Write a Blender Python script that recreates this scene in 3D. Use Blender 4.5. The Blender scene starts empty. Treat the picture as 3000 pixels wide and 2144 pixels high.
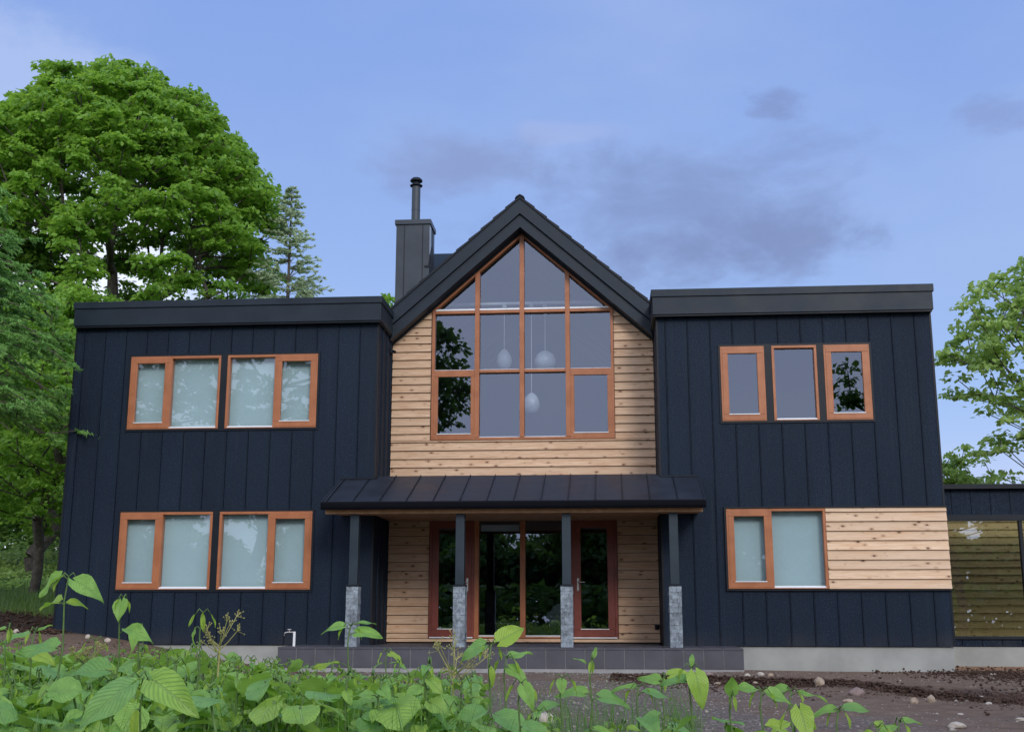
import bpy, bmesh, math, random
import numpy as np
from mathutils import Vector, Matrix, noise
R = math.radians
random.seed(7); RNG = np.random.default_rng(11)
S = bpy.context.scene
COL = S.collection

# ------------------------------------------------------------------ camera
cam_d = bpy.data.cameras.new('camera'); cam = bpy.data.objects.new('camera', cam_d); COL.objects.link(cam)
cam_d.sensor_width = 36; cam_d.lens = 41.04; cam_d.clip_start = .1; cam_d.clip_end = 3000
cam.location = (1.6091, -20.2575, .5309)
cam.rotation_mode = 'XYZ'
cam.rotation_euler = (Matrix.Rotation(R(4.731), 3, 'Z') @ Matrix.Rotation(R(90 + 11.952), 3, 'X') @ Matrix.Rotation(R(.048), 3, 'Z')).to_euler()
S.camera = cam
S.render.resolution_x = 1024; S.render.resolution_y = 731

# ------------------------------------------------------------------ sky
SUN_EL, SUN_AZ = 27, 160       # azimuth measured clockwise from +y
W = bpy.data.worlds.new('World'); S.world = W; W.use_nodes = True
nt = W.node_tree; nt.nodes.clear()
def wn(t, **k):
    n = nt.nodes.new(t)
    for a, b in k.items(): setattr(n, a, b)
    return n
def wl(a, b): nt.links.new(a, b)
def sock(n, i, v):
    if hasattr(v, 'links') or isinstance(v, bpy.types.NodeSocket): nt.links.new(v, n.inputs[i])
    else: n.inputs[i].default_value = v
def wmath(op, a, b=0, c=0, clamp=False):
    n = wn('ShaderNodeMath', operation=op, use_clamp=clamp); sock(n, 0, a); sock(n, 1, b)
    if op in ('MULTIPLY_ADD',): sock(n, 2, c)
    return n.outputs[0]
def wmix(f, a, b, bt='MIX'):
    n = wn('ShaderNodeMix', data_type='RGBA', blend_type=bt); sock(n, 0, f)
    for i, v in ((6, a), (7, b)):
        if isinstance(v, tuple): n.inputs[i].default_value = (*v, 1)
        else: nt.links.new(v, n.inputs[i])
    return n.outputs[2]
def wramp(v, a, b, smooth=True):
    n = wn('ShaderNodeMapRange', interpolation_type='SMOOTHSTEP' if smooth else 'LINEAR'); sock(n, 0, v); n.inputs[1].default_value = a; n.inputs[2].default_value = b
    return n.outputs[0]
tc = wn('ShaderNodeTexCoord').outputs['Generated']
sep = wn('ShaderNodeSeparateXYZ'); wl(tc, sep.inputs[0]); DX, DY, DZ = sep.outputs
sky = wn('ShaderNodeTexSky', sky_type='NISHITA', sun_disc=False, sun_elevation=R(SUN_EL), sun_rotation=R(SUN_AZ))
nsk = wmix(1.0, sky.outputs[0], (.12, .12, .12), 'MULTIPLY')
grad = wmix(wramp(DZ, .02, .52), (.41, .59, .98), (.26, .41, .86))
base = wmix(.85, nsk, grad)
def noise_w(scale, det, rough, stretch=(1, 1, 1), off=(0, 0, 0), dist=0):
    m = wn('ShaderNodeMapping'); wl(tc, m.inputs[0]); m.inputs['Scale'].default_value = stretch; m.inputs['Location'].default_value = off
    n = wn('ShaderNodeTexNoise'); wl(m.outputs[0], n.inputs['Vector']); n.inputs['Scale'].default_value = scale; n.inputs['Detail'].default_value = det; n.inputs['Roughness'].default_value = rough; n.inputs['Distortion'].default_value = dist
    return n.outputs['Fac']
def blob(c, size, inner=.35):
    m = wn('ShaderNodeVectorMath', operation='SUBTRACT'); wl(tc, m.inputs[0]); m.inputs[1].default_value = c
    s = wn('ShaderNodeVectorMath', operation='MULTIPLY'); wl(m.outputs[0], s.inputs[0]); s.inputs[1].default_value = tuple(1 / a for a in size)
    l = wn('ShaderNodeVectorMath', operation='LENGTH'); wl(s.outputs[0], l.inputs[0])
    n = wn('ShaderNodeMapRange', interpolation_type='SMOOTHSTEP'); wl(l.outputs['Value'], n.inputs[0]); n.inputs[1].default_value = 1; n.inputs[2].default_value = inner; 
    return n.outputs[0]
n1 = noise_w(5, 7, .58, (1, 1, 2.6)); n2 = noise_w(2.1, 6, .55, (1, 1, 2.2), (3, 1, 0))
# thin high veil
veil = wmath('MULTIPLY', wramp(n2, .40, .70), .55)
c1 = wmix(veil, base, (.38, .51, .84))
# the lilac-grey cloud bank beyond the gable and two small puffs
def cloud(col, c, size, inner, nz, a, b, strength, color):
    m = wmath('MULTIPLY', blob(c, size, inner), 1)
    t = wmath('ADD', wmath('MULTIPLY', m, .55), nz)
    f = wmath('MULTIPLY', wramp(t, a, b), strength)
    return wmix(f, col, color)
n3 = noise_w(11, 6, .55, (1, 1, 2.2), (5, 2, 1), .3)
nb = noise_w(9, 9, .62, (1, 1, 1.9), (2, 7, 1), .25)
n5 = noise_w(20, 8, .62, (1, 1, 1.8), (1, 6, 3), .2)
c2 = cloud(c1, (.05, .94, .335), (.34, .6, .125), 0, nb, .68, 1.10, .90, (.235, .325, .60))
c2 = cloud(c2, (.10, .94, .300), (.24, .6, .060), 0, nb, .76, 1.15, .8, (.22, .29, .53))
c2 = cloud(c2, (-.12, .92, .372), (.18, .6, .065), 0, nb, .68, 1.08, .8, (.26, .34, .61))
c3 = cloud(c2, (.137, .904, .406), (.065, .5, .042), 0, n5, .78, 1.08, .75, (.22, .30, .57))
c3 = cloud(c3, (.306, .875, .377), (.07, .5, .036), 0, n5, .80, 1.12, .55, (.24, .32, .60))
c3 = cloud(c3, (-.45, .80, .40), (.16, .5, .08), 0, nb, .60, 1.0, .7, (.46, .58, .90))
c3 = cloud(c3, (-.02, .93, .395), (.10, .5, .02), 0, n3, .72, 1.05, .4, (.42, .50, .80))
# paler, brighter air low over the horizon, brightest to the left behind the trees
low = wmath('MULTIPLY', wramp(DZ, .30, .02), 1)
c4 = wmix(wmath('MULTIPLY', wramp(DZ, .17, .05), .75), c3, (.66, .70, .95))
left = wmath('MULTIPLY', wramp(DX, -.27, -.40), wramp(DZ, .40, .30))
c5 = wmix(wmath('MULTIPLY', left, .85), c4, (1.05, 1.1, 1.25))
# bright broken overcast in the half of the sky behind the photographer
n4 = noise_w(2.2, 5, .5, (1, 1, 2), (9, 4, 2))
south = wmix(wramp(n4, .35, .7), (1.04, 1.13, 1.42), (1.24, 1.30, 1.50))
south = wmix(wramp(DZ, .0, -.1), south, (.3, .3, .3))
c6 = wmix(wramp(DY, .15, -.35), c5, south)
bg = wn('ShaderNodeBackground'); wl(c6, bg.inputs[0]); bg.inputs[1].default_value = 1.0
wo = wn('ShaderNodeOutputWorld'); wl(bg.outputs[0], wo.inputs[0])

# ------------------------------------------------------------------ sun
sl = bpy.data.lights.new('sun', 'SUN'); sl.energy = 1.45; sl.angle = R(16); sl.color = (1, .95, .88)
so = bpy.data.objects.new('sun', sl); COL.objects.link(so)
az = R(SUN_AZ); d = Vector((math.sin(az) * math.cos(R(SUN_EL)), math.cos(az) * math.cos(R(SUN_EL)), math.sin(R(SUN_EL))))
so.rotation_euler = d.to_track_quat('Z', 'Y').to_euler(); so.location = (12, -30, 30)
S.view_settings.view_transform = 'Standard'; S.view_settings.look = 'None'
S.view_settings.exposure = 0; S.view_settings.gamma = 1
try: S.cycles.max_bounces = 8; S.cycles.transparent_max_bounces = 12
except Exception: pass

# ------------------------------------------------------------------ material helpers
class M:
    def __init__(s, name):
        s.m = bpy.data.materials.new(name); s.m.use_nodes = True; s.t = s.m.node_tree; s.b = s.t.nodes['Principled BSDF']; s.out = s.t.nodes['Material Output']
        s.tc = s.t.nodes.new('ShaderNodeTexCoord')
    def n(s, t, **k):
        n = s.t.nodes.new(t)
        for a, b in k.items(): setattr(n, a, b)
        return n
    def set(s, n, i, v):
        if isinstance(v, bpy.types.NodeSocket): s.t.links.new(v, n.inputs[i])
        elif isinstance(v, tuple) and len(v) == 3 and n.inputs[i].type == 'RGBA': n.inputs[i].default_value = (*v, 1)
        else: n.inputs[i].default_value = v
    def co(s, scale=(1, 1, 1), loc=(0, 0, 0), src='Object'):
        m = s.n('ShaderNodeMapping'); s.t.links.new(s.tc.outputs[src], m.inputs[0]); m.inputs['Scale'].default_value = scale; m.inputs['Location'].default_value = loc
        return m.outputs[0]
    def noise(s, v, scale=5, detail=4, rough=.5, dist=0, out='Fac'):
        n = s.n('ShaderNodeTexNoise'); s.set(n, 'Vector', v); n.inputs['Scale'].default_value = scale; n.inputs['Detail'].default_value = detail; n.inputs['Roughness'].default_value = rough; n.inputs['Distortion'].default_value = dist
        return n.outputs[out]
    def vor(s, v, scale=5, feature='F1', out='Distance', rnd=1):
        n = s.n('ShaderNodeTexVoronoi', feature=feature); s.set(n, 'Vector', v); n.inputs['Scale'].default_value = scale; n.inputs['Randomness'].default_value = rnd
        return n.outputs[out]
    def ramp(s, v, a, b, lo=0., hi=1., smooth=True):
        n = s.n('ShaderNodeMapRange', interpolation_type='SMOOTHSTEP' if smooth else 'LINEAR'); s.set(n, 0, v)
        for i, q in enumerate((a, b, lo, hi)): n.inputs[i + 1].default_value = q
        return n.outputs[0]
    def math(s, op, a, b=0., clamp=False):
        n = s.n('ShaderNodeMath', operation=op, use_clamp=clamp); s.set(n, 0, a); s.set(n, 1, b); return n.outputs[0]
    def mix(s, f, a, b, bt='MIX'):
        n = s.n('ShaderNodeMix', data_type='RGBA', blend_type=bt); s.set(n, 0, f); s.set(n, 6, a); s.set(n, 7, b); return n.outputs[2]
    def sep(s, v):
        n = s.n('ShaderNodeSeparateXYZ'); s.set(n, 0, v); return n.outputs
    def col(s, c): s.set(s.b, 'Base Color', c); return s
    def rough(s, r): s.set(s.b, 'Roughness', r); return s
    def bump(s, h, strength=.3, dist=.01):
        n = s.n('ShaderNodeBump'); s.set(n, 'Height', h); n.inputs['Strength'].default_value = strength; n.inputs['Distance'].default_value = dist
        s.t.links.new(n.outputs[0], s.b.inputs['Normal']); return s
    def leaf(s, trans, k=.35):
        tr = s.n('ShaderNodeBsdfTranslucent'); s.set(tr, 0, trans)
        mx = s.n('ShaderNodeMixShader'); mx.inputs[0].default_value = k
        s.t.links.new(s.b.outputs[0], mx.inputs[1]); s.t.links.new(tr.outputs[0], mx.inputs[2]); s.t.links.new(mx.outputs[0], s.out.inputs[0]); return s
def spec(m, v): m.b.inputs['Specular IOR Level'].default_value = v; return m

def mk_siding():
    m = M('charred_siding'); g = m.noise(m.co((60, 60, 2.2)), 1.6, 5, .65); g2 = m.noise(m.co((1.2, 1.2, .5)), 1, 3, .5); f = m.noise(m.co((1, 1, .8)), 48, 5, .75)
    pan = m.n('ShaderNodeTexWhiteNoise', noise_dimensions='1D'); x = m.sep(m.co())[0]
    m.set(pan, 'W', m.math('FLOOR', m.math('DIVIDE', m.math('ADD', x, 7.98), .3965)))
    c = m.mix(m.ramp(g, .3, .75), (.0026, .0075, .0205), (.0085, .0200, .0430)); c = m.mix(m.ramp(g2, .3, .7, 0, .5), c, (.0085, .0205, .0400))
    c = m.mix(m.ramp(f, .52, .64, 0, .85), c, (.030, .052, .086))
    streak = m.noise(m.co((9, 9, .25)), 1.5, 4, .6); c = m.mix(m.ramp(streak, .56, .74, 0, .5), c, (.022, .034, .048)); dust = m.math('MULTIPLY', m.ramp(m.sep(m.co())[2], .35, .0), m.ramp(g2, .3, .7)); c = m.mix(m.math('MULTIPLY', dust, .35), c, (.06, .055, .05))
    c = m.mix(m.math('MULTIPLY', pan.outputs[0], .28), c, (.004, .008, .015))
    m.col(c); m.rough(m.ramp(g, .3, .8, .5, .8)); spec(m, .20); m.bump(m.math('ADD', g, m.math('MULTIPLY', f, .7)), .8, .010); return m.m
def mk_metal(name, col, r, sp=.5, var=.15, metal=0.):
    m = M(name); g = m.noise(m.co(), 2.2, 4, .55); d = tuple(a * (1 - var) for a in col); e = tuple(a * (1 + var) for a in col)
    m.col(m.mix(m.ramp(g, .3, .7), d, e)); m.rough(m.ramp(g, .3, .7, r - .05, r + .08)); m.b.inputs['Metallic'].default_value = metal; spec(m, sp)
    m.bump(m.noise(m.co(), 3.5, 2, .5), .12, .02); return m.m
def mk_lap(name, pitch, z0, a, b, dark):
    m = M(name); xyz = m.sep(m.co()); row = m.math('FLOOR', m.math('DIVIDE', m.math('SUBTRACT', xyz[2], z0 - .0005), pitch))
    wn_ = m.n('ShaderNodeTexWhiteNoise', noise_dimensions='1D'); m.set(wn_, 'W', row)
    off = m.n('ShaderNodeCombineXYZ'); m.set(off, 0, m.math('MULTIPLY', wn_.outputs[0], 37.)); m.set(off, 1, m.math('MULTIPLY', row, 1.7)); m.set(off, 2, 0.)
    def va(scale):
        ad = m.n('ShaderNodeVectorMath', operation='ADD'); m.set(ad, 0, m.tc.outputs['Object']); m.set(ad, 1, off.outputs[0])
        ml = m.n('ShaderNodeVectorMath', operation='MULTIPLY'); m.set(ml, 0, ad.outputs[0]); ml.inputs[1].default_value = scale; return ml.outputs[0]
    grain = m.noise(va((2.2, 2.2, 46)), 1.3, 6, .6, .6); broad = m.noise(va((.9, .9, 5)), 1.2, 3, .5)
    c = m.mix(m.ramp(grain, .3, .72), a, b)
    c = m.mix(m.ramp(wn_.outputs[0], 0, 1, 0, .55, False), c, tuple(q * .66 for q in b))
    c = m.mix(m.ramp(broad, .45, .7, 0, .35), c, (a[0] * .9, a[1] * .72, a[2] * .58))
    # knots: one scattered set of dark dots with pale reddish rings
    kd = m.vor(va((1.0, .0, 2.0)), 6.0, 'F1'); kc = m.n('ShaderNodeTexVoronoi'); m.set(kc, 'Vector', va((1.0, .0, 2.0))); kc.inputs['Scale'].default_value = 6.0
    pick = m.ramp(m.sep(kc.outputs['Color'])[0], .18, .20)
    sz = m.ramp(m.sep(kc.outputs['Color'])[1], 0, 1, .06, .19, False)
    ring = m.math('MULTIPLY', m.ramp(m.math('DIVIDE', kd, sz), 2.6, .9), pick); core = m.math('MULTIPLY', m.ramp(m.math('DIVIDE', kd, sz), 1.1, .6), pick)
    c = m.mix(m.math('MULTIPLY', ring, .4), c, (.26, .12, .06)); c = m.mix(m.math('MULTIPLY', core, .9), c, dark)
    st = m.noise(va((1.1, 1.1, 14)), 1.6, 3, .6); c = m.mix(m.ramp(st, .60, .78, 0, .5), c, (.22, .11, .06))
    m.col(c); m.rough(.62); spec(m, .3); m.bump(grain, .25, .003); return m.m
def mk_frame(name, a, b):
    m = M(name); g = m.noise(m.co((2, 2, 2)), 2, 3, .5, .4); w = m.noise(m.co((45, 45, 3)), 1, 3, .6)
    c = m.mix(m.ramp(g, .15, .85), a, b); c = m.mix(m.ramp(w, .4, .8, 0, .25), c, tuple(q * .7 for q in a)); m.col(c); m.rough(.42); spec(m, .45); m.bump(w, .15, .002); return m.m
def mk_plain(name, col, r=.6, var=.12, scale=3., sp=.4, bump=.1):
    m = M(name); g = m.noise(m.co(), scale, 5, .6); m.col(m.mix(m.ramp(g, .28, .72), tuple(a * (1 - var) for a in col), tuple(min(1, a * (1 + var)) for a in col))); m.rough(r); spec(m, sp)
    if bump: m.bump(m.noise(m.co(), scale * 9, 3, .6), bump, .01)
    return m.m
def mk_glass(name, refl, tint, base=.16, wav=.02):
    m = M(name); m.t.nodes.remove(m.b)
    tr = m.n('ShaderNodeBsdfTransparent'); tr.inputs[0].default_value = (*tint, 1)
    gl = m.n('ShaderNodeBsdfGlossy'); gl.inputs[0].default_value = (*refl, 1); gl.inputs['Roughness'].default_value = .004
    bp = m.n('ShaderNodeBump'); m.set(bp, 'Height', m.noise(m.co(), 1.3, 1, .4)); bp.inputs['Strength'].default_value = wav; bp.inputs['Distance'].default_value = .05
    m.t.links.new(bp.outputs[0], gl.inputs['Normal'])
    lw = m.n('ShaderNodeLayerWeight'); lw.inputs[0].default_value = .5
    f = m.math('ADD', m.math('MULTIPLY', m.math('POWER', lw.outputs['Facing'], 4.), .8), base, True)
    mx = m.n('ShaderNodeMixShader'); m.set(mx, 0, f); m.t.links.new(tr.outputs[0], mx.inputs[1]); m.t.links.new(gl.outputs[0], mx.inputs[2]); m.t.links.new(mx.outputs[0], m.out.inputs[0]); return m.m
def mk_leaf(name, a, b, tr, scale=.5, r=.5, k=.35, attr=False, sp=.35):
    m = M(name); g = m.noise(m.co(), scale, 3, .6); h = m.noise(m.co(), scale * 11, 2, .5)
    c = m.mix(m.ramp(m.math('ADD', m.math('MULTIPLY', g, .6), m.math('MULTIPLY', h, .4)), .36, .64), a, b)
    t = m.mix(m.ramp(g, .35, .65), tr, tuple(q * 1.3 for q in tr))
    if attr:
        at = m.n('ShaderNodeAttribute', attribute_name='tint'); s3 = m.sep(at.outputs['Color'])
        c = m.mix(s3[0], c, tuple((.40, .55, .06))); c = m.mix(m.math('MULTIPLY', s3[1], .8), c, (.11, .29, .14))
        uv = m.n('ShaderNodeUVMap', uv_map='leaf'); u = m.sep(uv.outputs[0]); av = m.math('ABSOLUTE', m.math('SUBTRACT', u[1], .5))
        mid = m.ramp(av, .035, .012); sv = m.math('SINE', m.math('MULTIPLY', m.math('SUBTRACT', u[0], m.math('MULTIPLY', av, .75)), 62.))
        side = m.math('MULTIPLY', m.ramp(sv, .6, 1.), .5); v = m.math('MAXIMUM', m.math('MULTIPLY', mid, .7), side)
        c = m.mix(v, c, (.28, .45, .17)); sc = m.noise(m.co(), 34, 3, .6); c = m.mix(m.ramp(sc, .70, .76, 0, .7), c, (.16, .13, .05)); m.bump(m.math('ADD', m.math('SUBTRACT', 1., v), m.math('MULTIPLY', m.noise(m.co(), 60, 2, .5), .5)), .9, .008)
    m.col(c); m.rough(r); spec(m, sp); m.leaf(t, k); return m.m

SIDING = mk_siding()
TRIM = mk_metal('black_trim', (.008, .012, .019), .45, .25)
GUTTER = mk_metal('gutter_black', (.0035, .004, .007), .6, .08)
FASC = mk_metal('dark_fascia_metal', (.012, .021, .034), .46, .28)
ROOFM = mk_metal('porch_roof_metal', (.020, .026, .039), .42, .38)
CHIM = mk_metal('chimney_sheet_metal', (.036, .047, .062), .40, .4)
CHIM_SHEEN = mk_metal('painted_sheen_metal', (.42, .46, .50), .3, .5, .1, .3)  # pale metal for the sheen painted on the chimney side
LAP = mk_lap('larch_lap_boards', .159, .017, (.53, .330, .205), (.77, .548, .375), (.06, .02, .01))
LAPS = mk_lap('larch_lap_panel', .160, .929, (.64, .43, .27), (.80, .60, .43), (.06, .02, .01))
FRAME = mk_frame('cedar_window_paint', (.33, .112, .043), (.44, .165, .072))
DOORM = mk_frame('red_brown_door_paint', (.17, .036, .024), (.25, .058, .038))
WHITE = mk_plain('white_aluminium', (.78, .79, .82), .35, .04, 2, .5, 0)
STEEL = mk_metal('brushed_steel', (.6, .58, .56), .3, .5, .08, .9)
BLIND = mk_plain('pale_roller_fabric', (.42, .55, .60), .8, .05, .9, .2, 0)
CONC = mk_plain('foundation_render', (.33, .34, .325), .85, .12, 1.7, .2, .2)
TILE = mk_plain('charcoal_tile', (.072, .072, .088), .55, .14, 4, .4, .08)
GROUT = mk_plain('grout', (.30, .30, .31), .9, .1, 6, .2, .1)
STONE = mk_plain('split_grey_stone', (.23, .27, .31), .8, .42, 11, .3, .8)
SOFF = mk_plain('dark_soffit_timber', (.42, .25, .14), .6, .2, 6, .3, .2)
POSTM = mk_metal('post_steel', (.020, .034, .048), .45, .35)
GLASS = mk_glass('window_glass', (.70, .79, .98), (.80, .86, .90), .175)
GLASSB = mk_glass('blind_window_glass', (.78, .86, .95), (.92, .96, .96), .12)
GLASSD = mk_glass('annex_glass', (.8, .86, .9), (.74, .74, .60), .27)
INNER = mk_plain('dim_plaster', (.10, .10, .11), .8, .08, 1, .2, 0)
SHADE = mk_plain('opal_lamp_glass', (.52, .55, .60), .3, .03, 2, .5, 0)

# ------------------------------------------------------------------ mesh helpers
class MB:
    def __init__(s): s.v = []; s.f = []; s.mi = []
    def add(s, vs, fs, mi=0):
        k = len(s.v); s.v += [tuple(v) for v in vs]; s.f += [tuple(i + k for i in f) for f in fs]; s.mi += [mi] * len(fs); return s
    def box(s, x0, x1, y0, y1, z0, z1, mi=0):
        if x1 - x0 < 1e-5 or y1 - y0 < 1e-5 or z1 - z0 < 1e-5: return s
        return s.add([(x0, y0, z0), (x1, y0, z0), (x1, y1, z0), (x0, y1, z0), (x0, y0, z1), (x1, y0, z1), (x1, y1, z1), (x0, y1, z1)],
                     [(0, 3, 2, 1), (4, 5, 6, 7), (0, 1, 5, 4), (1, 2, 6, 5), (2, 3, 7, 6), (3, 0, 4, 7)], mi)
    def prism(s, poly, axis, a, b, mi=0):
        """poly: list of 2D points; axis 'y': (x,z) extruded a..b in y; axis 'x': (y,z)"""
        n = len(poly); mk = (lambda p, t: (p[0], t, p[1])) if axis == 'y' else ((lambda p, t: (t, p[0], p[1])) if axis == 'x' else (lambda p, t: (p[0], p[1], t)))
        vs = [mk(p, a) for p in poly] + [mk(p, b) for p in poly]
        fs = [tuple(range(n)), tuple(range(2 * n - 1, n - 1, -1))] + [(i, i + n, (i + 1) % n + n, (i + 1) % n) for i in range(n)]
        return s.add(vs, fs, mi)
    def tube(s, pts, rad, n=8, mi=0, cap=True):
        pts = [Vector(p) for p in pts]; rs = rad if isinstance(rad, (list, tuple)) else [rad] * len(pts); k = len(s.v); up = Vector((0, 0, 1))
        for i, p in enumerate(pts):
            t = (pts[min(i + 1, len(pts) - 1)] - pts[max(i - 1, 0)]); t = t.normalized() if t.length > 1e-9 else Vector((0, 0, 1))
            a = t.cross(up if abs(t.z) < .9 else Vector((1, 0, 0))).normalized(); b = t.cross(a)
            for j in range(n): q = 2 * math.pi * j / n; s.v.append(tuple(p + (a * math.cos(q) + b * math.sin(q)) * rs[i]))
        for i in range(len(pts) - 1):
            for j in range(n): s.f.append((k + i * n + j, k + i * n + (j + 1) % n, k + (i + 1) * n + (j + 1) % n, k + (i + 1) * n + j)); s.mi.append(mi)
        if cap:
            s.f.append(tuple(k + j for j in range(n - 1, -1, -1))); s.f.append(tuple(k + (len(pts) - 1) * n + j for j in range(n))); s.mi += [mi, mi]
        return s
    def lathe(s, prof, c=(0, 0, 0), n=20, mi=0):
        k = len(s.v)
        for r, z in prof:
            for j in range(n): q = 2 * math.pi * j / n; s.v.append((c[0] + r * math.cos(q), c[1] + r * math.sin(q), c[2] + z))
        for i in range(len(prof) - 1):
            for j in range(n): s.f.append((k + i * n + j, k + i * n + (j + 1) % n, k + (i + 1) * n + (j + 1) % n, k + (i + 1) * n + j)); s.mi.append(mi)
        return s
    def obj(s, name, mat, parent=None, bevel=0, smooth=False):
        me = bpy.data.meshes.new(name); me.from_pydata(s.v, [], s.f); me.update()
        for m in (mat if isinstance(mat, (list, tuple)) else [mat]): me.materials.append(m)
        me.polygons.foreach_set('material_index', s.mi)
        bm = bmesh.new(); bm.from_mesh(me); bmesh.ops.recalc_face_normals(bm, faces=bm.faces); bm.to_mesh(me); bm.free()
        if smooth: me.shade_smooth()
        o = bpy.data.objects.new(name, me); COL.objects.link(o)
        if parent: o.parent = parent
        if bevel:
            b = o.modifiers.new('bevel', 'BEVEL'); b.width = bevel; b.segments = 2; b.limit_method = 'ANGLE'; b.angle_limit = R(40)
        return o
def npobj(name, V, F, mat, parent=None, smooth=False):
    """fast mesh from numpy, F is (n,4) or (n,3)"""
    me = bpy.data.meshes.new(name); k = F.shape[1]; n = len(F)
    me.vertices.add(len(V)); me.vertices.foreach_set('co', V.astype(np.float32).ravel())
    me.loops.add(n * k); me.loops.foreach_set('vertex_index', F.astype(np.int32).ravel())
    me.polygons.add(n); me.polygons.foreach_set('loop_start', np.arange(0, n * k, k, dtype=np.int32)); me.polygons.foreach_set('loop_total', np.full(n, k, dtype=np.int32))
    me.update(calc_edges=True); me.validate()
    me.materials.append(mat)
    if smooth: me.shade_smooth()
    o = bpy.data.objects.new(name, me); COL.objects.link(o)
    if parent: o.parent = parent
    return o
def empty(name, label=None, cat=None, loc=(0, 0, 0), group=None, rz=0):
    o = bpy.data.objects.new(name, None); COL.objects.link(o); o.location = loc; o.rotation_euler = (0, 0, rz); o.empty_display_size = .2
    tag(o, label, cat, group); return o
def tag(o, label=None, cat=None, group=None, kind=None):
    if label: o['label'] = label
    if cat: o['category'] = cat
    if group: o['group'] = group
    if kind: o['kind'] = kind
    return o
def sm(t): t = max(0., min(1., t)); return t * t * (3 - 2 * t)

# ------------------------------------------------------------------ ground
def gz(x, y):
    z = -.385
    z -= .40 * sm((-9.3 - y) / 5) + .25 * sm((-14 - y) / 6)
    z += .60 * sm((-x - 3.7) / 4.6) * sm((y + 6.5) / 6)
    if y > .4: z += (.28 * sm((y - .6) / 2.2) + .082 * min(max(0, y - 2), 45)) * sm((-x - 7.5) / 3.0)
    z += .085 * sm((x - 1.0) / 3) * sm((y + 6.5) / 2.4) * sm((-y - .4) / 1.6)*.6
    z -= .02 * sm((x - 3.5) / 2)
    return z
def gzn(x, y):
    a = noise.noise((x * .8, y * .8, 3.1)) * .03 + noise.noise((x * 3.1, y * 3.1, 1.1)) * .012
    k = sm((-y - .3) / 1.2) if (-8.2 < x < 9) and y > -2 else 1
    return gz(x, y) + a * k
def axis(lo, hi, flo, fhi, fine, coarse):
    out = []; x = lo
    while x < hi:
        out.append(x); x += fine if flo <= x <= fhi else coarse * (1 + min(abs(x - flo), abs(x - fhi)) / 8)
    out.append(hi); return out
gx = axis(-400, 400, -13, 14, .14, .5); gy = axis(-120, 900, -16, 3.5, .14, .5)
V = np.array([(x, y, gzn(x, y) if abs(x) < 60 and abs(y) < 90 else gz(x, y)) for y in gy for x in gx]); nx = len(gx)
I = np.arange(len(gx) * len(gy)).reshape(len(gy), len(gx)); F = np.stack([I[:-1, :-1], I[:-1, 1:], I[1:, 1:], I[1:, :-1]], -1).reshape(-1, 4)
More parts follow.
